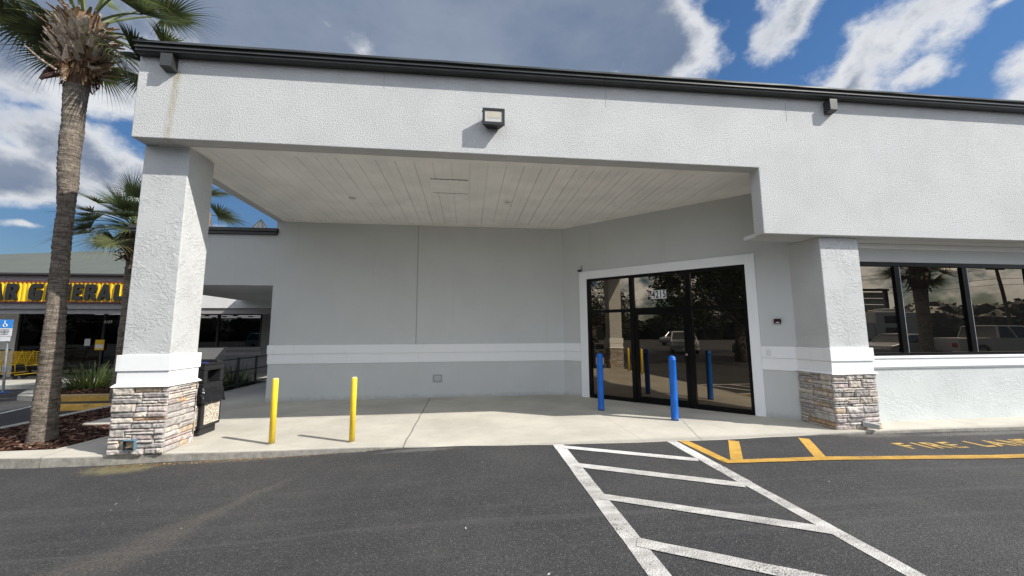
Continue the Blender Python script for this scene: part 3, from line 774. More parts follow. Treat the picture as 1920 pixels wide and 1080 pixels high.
# ------------------------------------------------------------------ small fittings on the building
L = thing('wall_lamp', (.37, 5.68, 5.0), 'black framed flood lamp mounted high on the white fascia', 'lamp')
lx0, lx1 = .205, .542
mb2 = MB(); zf0, zf1 = 4.79, 5.055
mb2.hexa([(lx0, 5.535, zf0), (lx1, 5.535, zf0), (lx1 - .07, 5.675, zf0 + .01), (lx0 + .07, 5.675, zf0 + .01), (lx0, 5.535, zf1), (lx1, 5.535, zf1), (lx1 - .07, 5.675, zf1 - .05), (lx0 + .07, 5.675, zf1 - .05)])
mb2.build('housing', M['blackmetal'], L, bevel=.01)
mb = MB()
fr = .035
mb.box(lx0 - .004, 5.512, zf0 - .004, lx1 + .004, 5.535, zf0 + fr + .012); mb.box(lx0 - .004, 5.512, zf1 - fr, lx1 + .004, 5.535, zf1 + .004)
mb.box(lx0 - .004, 5.512, zf0 + fr + .012, lx0 + fr, 5.535, zf1 - fr); mb.box(lx1 - fr, 5.512, zf0 + fr + .012, lx1 + .004, 5.535, zf1 - fr)
mb.box(lx0 - .014, 5.516, zf1 - .07, lx0 - .004, 5.530, zf1 - .045); mb.box(lx0 - .014, 5.516, zf0 + .02, lx0 - .004, 5.530, zf0 + .045)
mb.build('lens_frame', M['blackmetal'], L, bevel=.003)
mb = MB(); mb.box(lx0 + fr, 5.524, zf0 + fr + .012, lx1 - fr, 5.534, zf1 - fr); mb.build('lens', M['lampglass'], L)
mb = MB(); mb.box(lx0 + fr + .04, 5.5215, zf0 + .11, lx1 - fr - .04, 5.5235, zf1 - fr - .015); mb.build('led_plate', M['led'], L)
def wall_local(s, d, z): return (WA[0] + Wu[0] * s + Wn[0] * d, WA[1] + Wu[1] * s + Wn[1] * d, z)
S = thing('alarm_sensor', wall_local(4.64, 0, 1.8), 'small dark maroon alarm box on grey wall right of the entrance', 'alarm')
mb = MB(); mb.fbox(WA, Wu, Wn, 4.585, 4.70, -.045, -.002, 1.755, 1.845); mb.build('case', M['redblack'], S, bevel=.008)
mb = MB(); mb.fbox(WA, Wu, Wn, 4.615, 4.67, -.0475, -.044, 1.768, 1.782); mb.build('white_label', M['decal'], S)
mb = MB(); mb.fbox(WA, Wu, Wn, 4.425, 4.50, -.040, -.0305, 1.15, 1.26); o = mb.build('switch_cover', M['whiteplastic'], None, bevel=.004); tag(o, 'blank white cover plate on the trim board right of the entrance', 'cover plate')
C = thing('security_camera', wall_local(.52, 0, 3.16), 'tiny dark camera with bent wire at upper left corner of the entrance trim', 'camera')
mb = MB(); mb.fbox(WA, Wu, Wn, .49, .58, -.10, -.03, 3.155, 3.20); mb.build('camera_body', M['blackmetal'], C, bevel=.008)
mb = MB(); p = [V(wall_local(.56, -.02, 3.20)), V(wall_local(.57, -.03, 3.25)), V(wall_local(.585, -.015, 3.30)), V(wall_local(.58, .005, 3.32))]; mb.tube(p, .006, 6); mb.build('wire', M['blackmetal'], C)
O = thing('outlet_cover', (-.73, 9.85, .46), 'grey outlet box cover low on the back wall', 'outlet')
mb = MB(); mb.box(-.845, 9.83, .375, -.62, 9.849, .565)
mb.build('backing_plate', simple('grey_plate', (.34, .35, .35), .6), O, bevel=.003)
mb = MB(); mb.box(-.81, 9.815, .41, -.655, 9.829, .535); mb.build('lid', M['wall'], O, bevel=.006)
for i, (cx, cy, lb) in enumerate([(-2.39, 7.93, 'round recessed light in porch ceiling left of the access hatch'), (.83, 7.86, 'round recessed light in porch ceiling right of the access hatch')]):
    o = thing('ceiling_light', (cx, cy, 4.39), lb, 'ceiling light', 'recessed porch lights')
    mb = MB()
    n = 20; vs = []
    for r, z in [(.10, 4.386), (.10, 4.380), (.075, 4.379), (.07, 4.386)]:
        for k in range(n): vs.append((cx + r * math.cos(2 * PI * k / n), cy + r * math.sin(2 * PI * k / n), z))
    mb.mesh(vs, [(a * n + k, a * n + (k + 1) % n, (a + 1) * n + (k + 1) % n, (a + 1) * n + k) for a in range(3) for k in range(n)]); mb.build('trim_ring', M['ceiling'], o)
    mb = MB(); mb.face([(cx + .07 * math.cos(2 * PI * k / n), cy + .07 * math.sin(2 * PI * k / n), 4.387) for k in range(n)]); mb.build('diffuser', M['lampglass'], o)

# ------------------------------------------------------------------ bollards
def yellow_bollard():
    t = thing('yellow_bollard', (0, 0, 0), '', 'bollard', 'yellow bollards on the porch')
    mb = MB(); mb.lathe([(.041, -.02), (.041, .935), (.038, .94)], n=28); mb.build('post', M['yellow'], t, smooth=False, weld=True)
    mb = MB(); mb.lathe([(.038, .9405), (.038, .945), (.026, .9495)], n=28); mb.build('cap', M['yellowtop'], t)
    mb = MB(); mb.lathe([(.056, .0), (.054, .006), (.044, .010)], n=24); mb.build('base_ring', M['kerb'], t)
    return t
def smooth_children(t, ang=.6):
    for c in t.children:
        for p in c.data.polygons: p.use_smooth = len(p.vertices) <= 4
def blue_bollard():
    t = thing('blue_bollard', (0, 0, 0), '', 'bollard', 'blue bollards by the entrance')
    mb = MB(); n = 28
    mb.lathe([(.067, .0), (.067, .045), (.0645, .05), (.0645, .36), (.0655, .365), (.0655, .375), (.0645, .38), (.0645, 1.08), (.067, 1.085), (.067, 1.115)], n=28); mb.build('sleeve', M['blue'], t)
    mb = MB(); mb.lathe([(.067, 1.1155), (.061, 1.135), (.042, 1.155), (.012, 1.168)], n=28); mb.build('cap', M['blue'], t)
    return t
yb = yellow_bollard(); smooth_children(yb); yb.location = (-2.835, 6.163, 0); yb['label'] = 'yellow post standing closer to the left stone pillar and the trash bin'
y2 = copy_tree(yb); y2.location = (-1.696, 6.123, 0); y2['label'] = 'yellow post standing closer to the middle of the porch, away from the trash bin'
bb = blue_bollard(); smooth_children(bb); bb.location = (2.768, 7.845, 0); bb['label'] = 'blue post in porch shade by the left side pane of the entrance'
b2 = copy_tree(bb); b2.location = (3.79, 6.795, 0); b2['label'] = 'blue post at sunlit porch edge in front of the entrance door leaf'

# ------------------------------------------------------------------ trash bin
def trash_bin():
    t = thing('trash_bin', (-4.42, 6.96, 0), 'black litter bin with stone chip panels, bin bag and tilted grey board beside left pillar', 'trash bin')
    x0, x1, y0, y1 = -4.66, -4.16, 6.72, 7.20
    mb = MB(); mb.box(x0 + .04, y0 + .04, 0, x1 - .04, y1 - .04, .12); mb.box(x0, y0, .12, x1, y1, .50); mb.build('lower_body', M['black'], t, bevel=.015)
    mb = MB(); mb.box(x1 - .004, y0 + .06, .17, x1 + .008, y1 - .06, .475); mb.box(x0 + .06, y0 - .008, .17, x1 - .06, y0 + .004, .475)
    mb.build('stone_panel', M['aggregate'], t)
    # bin bag skirt with folds
    mb = MB(); rnd = random.Random(6); rows = []
    per = []
    for k in range(40):
        a = k / 40 * 4; sde = int(a); f = a - sde
        p = [(x1, y0 + (y1 - y0) * f), (x1 - (x1 - x0) * f, y1), (x0, y1 - (y1 - y0) * f), (x0 + (x1 - x0) * f, y0)][sde]
        per.append(p)
    cx, cy = (x0 + x1) / 2, (y0 + y1) / 2
    for z, s in [(.74, 1.0), (.70, 1.03), (.62, 1.05), (.55, 1.09), (.50, 1.12), (.485, 1.05)]:
        r = []
        for k, p in enumerate(per):
            w = s + (rnd.uniform(-.02, .035) if z < .72 else .01) + .012 * math.sin(k * 1.9)
            r.append((cx + (p[0] - cx) * w, cy + (p[1] - cy) * w, z + (rnd.uniform(-.025, .025) if z < .6 else 0)))
        rows.append(r)
    n = 40
    mb.mesh([p for r in rows for p in r], [(a * n + k, a * n + (k + 1) % n, (a + 1) * n + (k + 1) % n, (a + 1) * n + k) for a in range(len(rows) - 1) for k in range(n)])
    mb.build('bin_bag', M['bag'], t, smooth=True)
    # hood with openings on +X and -X sides
    mb = MB(); h0, h1 = .70, 1.10
    mb.box(x0, y0, h0, x1, y1, .82)
    mb.box(x0, y0, 1.02, x1, y1, h1)
    for ya, yb_ in ((y0, y0 + .075), (y1 - .075, y1)): mb.box(x0, ya, .82, x1, yb_, 1.02)
    mb.box(x0 + .17, y0 + .075, .82, x1 - .17, y1 - .075, 1.02)
    mb.build('hood', M['black'], t, bevel=.012)
    # tilted notice board rising from the back of the hood
    mb = MB()
    mb.hexa([(x0 + .02, y0 + .03, 1.105), (x1 - .02, y0 + .03, 1.105), (x1 - .02, y1, 1.105), (x0 + .02, y1, 1.105), (x0 + .02, y0 + .03, 1.14), (x1 - .02, y0 + .03, 1.14), (x1 - .02, y1, 1.16), (x0 + .02, y1, 1.16)])
    bp = [(x0 + .0, y1 - .24, 1.17), (x1 + .015, y1 - .24, 1.17), (x1 + .03, y1 + .0, 1.38), (x0 + .0, y1 + .0, 1.38)]
    nn = V((0, .21, -.24)).normalized() * .03
    mb.hexa([V(p) + nn for p in bp] + [V(p) for p in bp])
    bd = mb.build('tilted_board', M['black'], t, bevel=.005)
    mb = MB(); q = [V(p) - nn * .1 for p in bp]
    ctr = sum(q, V((0, 0, 0))) / 4
    mb.face([ctr + (p - ctr) * .84 - nn * .05 for p in q]); mb.build('notice_face', M['greypanel'], bd, fix=False)
    mb = MB(); rr = random.Random(9)
    for k in range(16):
        a, b = x1 - .06 - rr.uniform(0, .28), y0 + rr.uniform(.05, .2)
        mb.box(a, b, 1.1445, a + rr.uniform(.015, .04), b + rr.uniform(.008, .03), 1.1465)
    pts_ = [(x1 - .05 - .28 * k / 24, y0 + .12 + .05 * math.sin(k * 2.3), 1.146) for k in range(25)]; mb = MB(); mb.tube(pts_, .006, 5)
    mb.build('blue_scribble', M['bluegraf'], t)
trash_bin()

# ------------------------------------------------------------------ palms
def frond(name, parent, base, d, pet, R, seed, droop=.35, green=(.075, .105, .035), dead=False, sag=.15, n=44, spread=112, pw=.022):
    rnd = random.Random(seed); mb = MB()
    base = V(base); d = V(d).normalized(); pts = []
    K = 6
    for i in range(K + 1):
        s = i / K; pts.append(base + d * pet * s + V((0, 0, -1)) * sag * pet * s * s)
    mb.tube(pts, [pw * (1 - .5 * i / K) for i in range(K + 1)], 5, col=(.16, .19, .07) if not dead else (.22, .15, .08))
    T = (pts[-1] - pts[-2]).normalized()
    S = T.cross(V((0, 0, 1)));
    if S.length < .05: S = V((1, 0, 0))
    S.normalize(); N = S.cross(T).normalized()
    roll = rnd.uniform(-.35, .35); S, N = S * math.cos(roll) + N * math.sin(roll), N * math.cos(roll) - S * math.sin(roll)
    # leaflets
    for i in range(n):
        f = (i / (n - 1)) * 2 - 1
        a = math.radians(spread) * f + rnd.uniform(-.02, .02)
        ln = R * (1 - .22 * abs(f) ** 1.5) * rnd.uniform(.9, 1.06)
        dd = (T * math.cos(a) + S * math.sin(a) + N * (.10 + .22 * abs(f))).normalized()
        p = pts[-1] + T * .06 * (1 - abs(f)); k = 6; prev = None
        v = rnd.uniform(.7, 1.3); yel = rnd.random() < .14
        c = (green[0] * v, green[1] * v, green[2] * v)
        if yel: c = (c[0] * 1.7, c[1] * 1.45, c[2] * 1.1)
        tw = rnd.uniform(-.5, .5)
        for j in range(k + 1):
            s = j / k
            w = R * (.005 + .030 * math.sin(PI * min(1, s * 1.25 + .12)) ** .8) * (1 - s) ** .55 + .001
            sd = dd.cross(N).normalized()
            sd = (sd * math.cos(tw * s) + N * math.sin(tw * s))
            cur = (p - sd * w * .6, p + sd * w * .6)
            if prev: mb.face([prev[0], prev[1], cur[1], cur[0]], col=c if s < .8 else (c[0] * 1.15 + .02, c[1] * 1.02 + .012, c[2] * .9))
            prev = cur
            g = droop * (s ** 1.6) * (.8 + .5 * rnd.random())
            dd = (dd + V((0, 0, -1)) * g).normalized()
            p = p + dd * ln / k
    return mb.build(name, M['leaf'], parent, fix=False)
def trunk_mesh(axis, seed, ringamp=.009, n=28, step=.045):
    rnd = random.Random(seed); vs = []; rows = 0
    # axis: (pos, radius)
    L = 0; pts = []
    for (p, r), (q, s) in zip(axis, axis[1:]):
        p, q = V(p), V(q); k = max(1, int((q - p).length / step))
        for i in range(k): pts.append((p.lerp(q, i / k), r + (s - r) * i / k))
    pts.append((V(axis[-1][0]), axis[-1][1]))
    for i, (p, r) in enumerate(pts):
        ra = ringamp * (1 if i % 2 else -1) * rnd.uniform(.3, 1)
        for k in range(n):
            a = 2 * PI * k / n
            rr = r + ra * .6 + mnoise.noise(V((math.cos(a) * 2 + seed, math.sin(a) * 2, p.z * 3))) * .014 + mnoise.noise(V((math.cos(a) * 5, math.sin(a) * 5 + seed, p.z * 14))) * .010 + mnoise.noise(V((math.cos(a) * 9, math.sin(a) * 9 + seed, p.z * 40))) * .006
            vs.append((p.x + rr * math.cos(a), p.y + rr * math.sin(a), p.z + .012 * math.sin(a * 2 + i)))
    m = len(pts)
    fs = [(i * n + k, i * n + (k + 1) % n, (i + 1) * n + (k + 1) % n, (i + 1) * n + k) for i in range(m - 1) for k in range(n)] + [tuple((m - 1) * n + k for k in range(n))]
    return vs, fs
def boots(mb, c0, c1, r0, count, seed, size=1.0, dark=False):
    rnd = random.Random(seed); c0, c1 = V(c0), V(c1)
    pal = [(.43, .35, .27), (.35, .28, .21), (.51, .43, .34), (.26, .17, .11), (.56, .48, .39), (.38, .25, .15)] if not dark else [(.09, .06, .045), (.13, .085, .06), (.06, .04, .03), (.20, .13, .08)]
    for i in range(count):
        f = (i + .5) / count; a = i * 2.39996 + rnd.uniform(-.2, .2)
        p = c0.lerp(c1, f); rad = V((math.cos(a), math.sin(a), 0)); tan = V((-rad.y, rad.x, 0))
        r = r0 * (.80 + .45 * math.sin(PI * min(1, f * .9 + .08)))
        up = rnd.uniform(.35, 1.5) if not dark else rnd.uniform(-.9, .7)
        dr = (rad * rnd.uniform(.45, 1) + V((0, 0, up)) + tan * rnd.uniform(-.9, .9)).normalized()
        ln = size * rnd.uniform(.17, .36); w0, w1 = size * rnd.uniform(.040, .065), size * rnd.uniform(.010, .028); th = .012 * size
        b = p + rad * r * .86; col = rnd.choice(pal); v = rnd.uniform(.75, 1.2); col = (col[0] * v, col[1] * v, col[2] * v)
        curl = rad * rnd.uniform(-.25, .45) + tan * rnd.uniform(-.35, .35) + V((0, 0, rnd.uniform(-.25, .1)))
        vs = []; dd = dr; q = b
        for k in range(5):
            f_ = k / 4; nr = dd.cross(tan)
            if nr.length < .1: nr = dd.cross(V((0, 0, 1)))
            nr.normalize(); sd = dd.cross(nr).normalized(); w = w0 + (w1 - w0) * f_ ** .8; tt = th * (1 - .5 * f_)
            vs += [q - sd * w - nr * tt * .4, q + nr * -tt * 1.0, q + sd * w - nr * tt * .4, q + sd * w * .9 + nr * tt * .6, q - sd * w * .9 + nr * tt * .6]
            q = q + dd * ln / 4; dd = (dd + curl * .28).normalized()
        fs = [(a * 5 + k, a * 5 + (k + 1) % 5, (a + 1) * 5 + (k + 1) % 5, (a + 1) * 5 + k) for a in range(4) for k in range(5)] + [(20, 21, 22, 23, 24)]
        mb.mesh(vs, fs, 0, col)
def palm_one():
    t = thing('palm_tree', (-6.49, 6.92, -.03), 'tall cabbage palm with grey ringed trunk and shaggy boots in front bed beside left pillar', 'palm tree', 'palm trees')
    ax = [((-6.53, 6.92, -.06), .175), ((-6.53, 6.92, .25), .148), ((-6.56, 6.92, 1.7), .118), ((-6.615, 6.92, 3.2), .100), ((-6.625, 6.92, 3.75), .102), ((-6.65, 6.92, 4.15), .122), ((-6.685, 6.92, 4.7), .132), ((-6.70, 6.92, 5.55), .142), ((-6.70, 6.92, 6.1), .145)]
    vs, fs = trunk_mesh(ax, 3); mb = MB(); mb.mesh(vs, fs); mb.build('trunk', M['palmbark'], t, smooth=True)
    mb = MB(); hc = V((-6.70, 6.92, 0))
    # fibre collar
    prof = []
    mb.lathe([(.145, 5.85), (.16, 5.98), (.19, 6.12), (.24, 6.28), (.29, 6.55), (.27, 6.9), (.2, 7.15)], (hc.x, hc.y), 24, col=(.15, .10, .065))
    boots(mb, (hc.x, hc.y, 6.12), (hc.x, hc.y, 7.0), .29, 230, 5, .86)
    boots(mb, (hc.x - .06, hc.y + .05, 6.0), (hc.x - .03, hc.y, 6.2), .19, 22, 8, .7, True)
    rf = random.Random(31)      # loose brown fibre round the collar
    for k in range(260):
        a = rf.uniform(0, 2 * PI); zz = rf.uniform(5.95, 6.3); r = .145 + (zz - 5.85) * .22; p = V((hc.x + r * math.cos(a), hc.y + r * math.sin(a), zz)); q = p + V((math.cos(a) * rf.uniform(.02, .07), math.sin(a) * rf.uniform(.02, .07), -rf.uniform(.05, .2))); sd = V((-math.sin(a), math.cos(a), 0)) * rf.uniform(.006, .016)
        c_ = rf.choice([(.20, .11, .06), (.30, .17, .09), (.12, .07, .05), (.38, .24, .13)]); mb.face([p - sd, p + sd, q + sd * .5 + V((rf.uniform(-.02, .02), 0, 0)), q - sd * .5], col=c_)
    # bright tan peel on the front, one twig to the left
    mb.hexa([(-6.715, 6.70, 5.80), (-6.685, 6.70, 5.80), (-6.685, 6.72, 5.80), (-6.715, 6.72, 5.80), (-6.75, 6.685, 6.02), (-6.66, 6.68, 6.02), (-6.66, 6.72, 6.04), (-6.75, 6.72, 6.04)], col=(.62, .42, .25))
    mb.hexa([(-6.75, 6.685, 6.021), (-6.66, 6.68, 6.021), (-6.66, 6.72, 6.04), (-6.75, 6.72, 6.04), (-6.74, 6.67, 6.16), (-6.69, 6.67, 6.16), (-6.69, 6.70, 6.17), (-6.74, 6.70, 6.17)], col=(.50, .28, .15))
    mb.tube([(-6.82, 6.70, 5.98), (-7.0, 6.62, 6.10), (-7.18, 6.55, 6.28)], [.02, .018, .006], 6, col=(.40, .30, .23))
    mb.tube([(-6.95, 6.8, 6.10), (-7.05, 6.78, 5.98), (-7.08, 6.77, 5.88)], [.045, .04, .03], 6, col=(.10, .055, .04))
    mb.tube([(-6.88, 6.75, 5.96), (-6.98, 6.7, 5.86), (-7.04, 6.7, 5.80)], [.03, .03, .02], 6, col=(.10, .06, .05))
    mb.build('boots', M['boot'], t)
    K = V((hc.x, hc.y, 7.02))
    # (azimuth from +X, elevation, petiole, radius, droop, sag, base dz)
    spec = [(-12, 22, .95, 1.05, .42, .30, .02), (-28, 30, .85, 1.0, .45, .3, .05), (-4, -12, .42, .98, .60, .3, -.30), (5, 8, 1.0, .8, .75, .25, -.12), (-20, -20, .40, .85, .6, .3, -.35), (8, 0, .5, .95, .62, .3, -.2), (40, 10, .8, .95, .55, .3, -.1),
            (186, -2, .22, .85, .34, .2, -.25), (172, 22, .85, 1.0, .62, .35, .0), (205, 14, .75, .95, .60, .3, -.1), (160, 35, 1.0, 1.0, .5, .25, .1), (150, 5, .6, .95, .6, .35, -.15),
            (-90, 55, 1.1, 1.0, .3, .2, .1), (-60, 48, 1.0, 1.0, .35, .2, .1), (-120, 45, 1.0, .95, .38, .2, .05), (60, 25, 1.0, 1.0, .4, .3, 0), (85, 10, .9, .95, .5, .3, -.1),
            (120, 12, .9, .95, .5, .3, -.1), (30, 45, 1.1, 1.0, .3, .2, .1), (75, 60, 1.1, 1.0, .25, .15, .15), (-75, 72, 1.1, 1.0, .22, .1, .2),
            (140, 62, 1.1, 1.0, .25, .15, .2), (250, 66, 1.1, 1.0, .25, .15, .2), (-20, 58, 1.1, 1.0, .3, .15, .2), (195, 52, 1.1, 1.0, .35, .2, .15), (-150, 20, .8, .9, .55, .3, -.05), (10, -30, .55, .8, .5, .35, -.4)]
    for i, (a_, e_, pet, R, dr, sg, dz) in enumerate(spec):
        a, e = math.radians(a_), math.radians(e_)
        d = V((math.cos(a) * math.cos(e), math.sin(a) * math.cos(e), math.sin(e)))
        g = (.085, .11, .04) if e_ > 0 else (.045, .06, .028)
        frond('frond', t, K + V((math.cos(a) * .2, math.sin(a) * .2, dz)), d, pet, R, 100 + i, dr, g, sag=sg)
palm_one()
def palm_generic(loc, label, h, seed, tr=.18, rx=1.0, nf=26, lean=0.0):
    t = thing('palm_tree', loc, label, 'palm tree', 'palm trees')
    x, y, z0 = loc; rnd = random.Random(seed)
    ax = [((x, y, z0 - .05), tr * 1.2), ((x, y, z0 + .5), tr), ((x + lean * .5, y, z0 + h * .5), tr * .92), ((x + lean, y, z0 + h), tr * 1.05)]
    vs, fs = trunk_mesh(ax, seed, step=.09, n=18); mb = MB(); mb.mesh(vs, fs); mb.build('trunk', M['palmbark'], t, smooth=True)
    mb = MB(); c = (x + lean, y)
    mb.lathe([(tr, z0 + h - .7), (tr * 1.5, z0 + h - .4), (tr * 1.7, z0 + h), (tr, z0 + h + .3)], c, 14, col=(.10, .065, .04))
    boots(mb, (*c, z0 + h - .75), (*c, z0 + h + .1), tr * 1.5, 70, seed, 1.0, True)
    mb.build('boots', M['boot'], t)
    for i in range(nf):
        a = i * 2.39996 + rnd.uniform(-.2, .2); f = i / nf; e = math.radians(-22 + 100 * f)
        d = V((math.cos(a) * math.cos(e), math.sin(a) * math.cos(e), math.sin(e)))
        frond('frond', t, V((*c, z0 + h + .1 + .25 * f)) + V((math.cos(a), math.sin(a), 0)) * tr * .8, d, rx * rnd.uniform(.35, .95), rx * rnd.uniform(.75, .95), seed * 50 + i, .42 - .2 * f, (.065, .09, .038) if f > .2 else (.08, .09, .04), sag=.25, n=34)
    return t
p2 = palm_generic((-8.78, 11.0, -.03), 'shorter bushy palm standing behind the left pillar', 4.25, 4, .15, 1.04, 46)
for a_, e_, sd_ in ((-8, 22, 1), (8, 6, 2), (-25, 35, 3)):
    a, e = math.radians(a_), math.radians(e_)
    frond('frond', p2, (-8.6, 11.0, 4.95), (math.cos(a) * math.cos(e), math.sin(a) * math.cos(e), math.sin(e)), 1.65, 1.0, 900 + sd_, .5, (.09, .12, .055), sag=.15)
mb = MB()   # dead tan frond hanging at its right
rnd = random.Random(4)
for i in range(26):
    a = rnd.uniform(-.4, .4); p = V((-7.0 + rnd.uniform(-.15, .15), 10.75, 4.85)); q = p + V((a * .5, rnd.uniform(-.2, .2), -rnd.uniform(.7, 1.1)))
    mb.face([p - V((.015, 0, 0)), p + V((.015, 0, 0)), q + V((.02, 0, 0)), q - V((.004, 0, 0))], col=(.42 * rnd.uniform(.7, 1.1), .27 * rnd.uniform(.7, 1.1), .12))
o = mb.build('dead_frond', M['leaf'], p2, fix=False); o['label'] = 'dry tan frond hanging down'

# ------------------------------------------------------------------ grass clumps
def grass_clump(name, loc, r, h, n, seed, label, cat, group=None, cols=((.10, .14, .04), (.06, .09, .03), (.17, .20, .06))):
    rnd = random.Random(seed); mb = MB()
    for i in range(n):
        a = rnd.uniform(0, 2 * PI); rr = r * .35 * math.sqrt(rnd.random()); p = V((loc[0] + rr * math.cos(a), loc[1] + rr * math.sin(a), loc[2]))
        e = rnd.uniform(.15, 1.35); d = V((math.cos(a) * math.cos(e), math.sin(a) * math.cos(e), math.sin(e))); ln = h * rnd.uniform(.75, 1.25); w = rnd.uniform(.008, .016)
        s = V((-math.sin(a), math.cos(a), 0)); prev = None; c = rnd.choice(cols); v = rnd.uniform(.7, 1.3); c = tuple(k * v for k in c); pp = p; dd = d
        for j in range(5):
            f = j / 4; ww = w * (1 - f) ** .7 + .001; cur = (pp - s * ww, pp + s * ww)
            if prev: mb.face([prev[0], prev[1], cur[1], cur[0]], col=c)
            prev = cur; dd = (dd + V((0, 0, -.18 * f * 1.6))).normalized(); pp = pp + dd * ln / 4
    o = mb.build(name, M['leaf'], None, fix=False); tag(o, label, cat, group); return o
grass_clump('grass_bush', (-11.45, 13.35, -.03), 1.3, .72, 520, 3, 'spiky green grass bush on the planted island left of the stone pillar', 'bush')

# ------------------------------------------------------------------ neighbouring shop
SH = thing('discount_shop', (-12, 14.5, 0), 'low shop with grey green roof and yellow sign beyond the palms', 'building')
FY = 14.5
mb = MB(); mb.box(-30, FY, 2.50, -4.9, FY + .3, 3.60); mb.build('fascia', M['shopwall'], SH)
mb = MB(); mb.box(-30, FY + .3, 2.52, -4.9, 17.1, 2.56); mb.build('soffit', M['shopgrey'], SH)
mb = MB(); mb.box(-30, FY - .03, 2.46, -11.4, FY - .002, 2.64); mb.box(-30, FY - .03, 3.41, -11.4, FY - .002, 3.58); mb.build('grey_band', M['shopgrey'], SH)
mb = MB(); mb.box(-30, FY + .05, 2.30, -4.9, FY + .25, 2.50); mb.build('header_beam', M['shopgrey'], SH)
mb = MB()
rt = [(-30, 17.5, 4.4), (-18.9, 17.5, 4.84), (-15.4, 17.5, 5.06), (-13.5, 17.5, 4.98), (-5.0, 17.5, 4.75)]
ev = [(p[0], FY - .2, 3.64) for p in rt]
for i in range(len(rt) - 1):
    mb.face([ev[i], ev[i + 1], rt[i + 1], rt[i]])
    mb.face([rt[i], rt[i + 1], (rt[i + 1][0], 26, 3.6), (rt[i][0], 26, 3.6)])
mb.build('roof', M['roof'], SH, fix=False)
mb = MB(); mb.box(-30, FY - .22, 3.585, -5.0, FY - .18, 3.645); mb.box(-30, FY - .18, 3.585, -5.0, FY, 3.605); mb.build('eave', M['darkroof'], SH)
# sign: ribbed yellow panel, red edging, black letters
mb = MB(); x = -24.0; sx1 = -11.62; pts = []
while x < sx1: pts += [(x, FY - .11), (x + .05, FY - .11), (x + .065, FY - .135), (x + .115, FY - .135)]; x += .13
for (a, ya), (b, yb_) in zip(pts, pts[1:]): mb.face([(a, ya, 2.70), (b, yb_, 2.70), (b, yb_, 3.34), (a, ya, 3.34)])
sg = mb.build('sign_panel', M['panelyellow'], SH, fix=False)
mb = MB(); mb.box(-24.02, FY - .145, 3.34, sx1 + .03, FY - .03, 3.375); mb.box(-24.02, FY - .145, 2.668, sx1 + .03, FY - .03, 2.70); mb.build('sign_border', M['red'], sg)
mb = MB(); mb.box(-24, FY - .10, 2.70, sx1, FY - .031, 3.34); mb.build('sign_backing', M['red'], sg)
def letter_poly(ch):
    H = 1.0
    P = {'A': ([(0, 0), (.30, 1), (.62, 1), (.92, 0), (.62, 0), (.575, .17), (.345, .17), (.30, 0)], [(.40, .40), (.52, .40), (.46, .70)]),
         'R': ([(0, 0), (0, 1), (.60, 1), (.76, .92), (.82, .74), (.78, .55), (.66, .45), (.86, 0), (.54, 0), (.40, .36), (.34, .36), (.30, 0)], [(.32, .58), (.46, .58), (.51, .68), (.46, .78), (.32, .78)]),
         'G': ([(.16, 0), (.04, .10), (0, .25), (0, .75), (.06, .92), (.20, 1), (.80, 1), (.80, .74), (.36, .74), (.31, .68), (.31, .30), (.36, .24), (.48, .24), (.48, .40), (.38, .40), (.38, .60), (.82, .60), (.82, 0)], None),
         'E': ([(0, 0), (0, 1), (.70, 1), (.70, .75), (.31, .75), (.31, .63), (.62, .63), (.62, .40), (.31, .40), (.31, .25), (.70, .25), (.70, 0)], None),
         'N': ([(0, 0), (0, 1), (.28, 1), (.56, .48), (.56, 1), (.84, 1), (.84, 0), (.58, 0), (.28, .54), (.28, 0)], None),
         'L': ([(0, 0), (0, 1), (.31, 1), (.31, .26), (.66, .26), (.66, 0)], None),
         'D': ([(0, 0), (0, 1), (.52, 1), (.74, .90), (.84, .70), (.84, .30), (.74, .10), (.52, 0)], [(.30, .25), (.46, .25), (.53, .34), (.53, .66), (.46, .75), (.30, .75)]),
         'O': ([(.16, 0), (.04, .10), (0, .25), (0, .75), (.04, .90), (.16, 1), (.68, 1), (.80, .90), (.84, .75), (.84, .25), (.80, .10), (.68, 0)], [(.30, .26), (.54, .26), (.54, .74), (.30, .74)])}
    return P[ch]
def letter(ch, x, z, h, w, y0, y1, parent, shear=.05):
    out, hole = letter_poly(ch)
    bm = bmesh.new()
    def loop(pl):
        vs = [bm.verts.new((x + (p[0] + shear * p[1]) * w, y0, z + p[1] * h)) for p in pl]
        return [bm.edges.new((vs[i], vs[(i + 1) % len(vs)])) for i in range(len(vs))]
    ed = loop(out) + (loop(hole) if hole else [])
    r = bmesh.ops.triangle_fill(bm, edges=ed, use_beauty=True, use_dissolve=False)
    fs = [f for f in r['geom'] if isinstance(f, bmesh.types.BMFace)]
    ex = bmesh.ops.extrude_face_region(bm, geom=fs)
    bmesh.ops.translate(bm, verts=[v for v in ex['geom'] if isinstance(v, bmesh.types.BMVert)], vec=(0, y1 - y0, 0))
    bmesh.ops.recalc_face_normals(bm, faces=bm.faces)
    off = root_loc(parent); bmesh.ops.translate(bm, verts=bm.verts, vec=-off)
    me = bpy.data.meshes.new('sign_letter'); bm.to_mesh(me); bm.free(); me.materials.append(M['signblack'])
    o = bpy.data.objects.new('sign_letter', me); COL.objects.link(o); o.parent = parent; return o
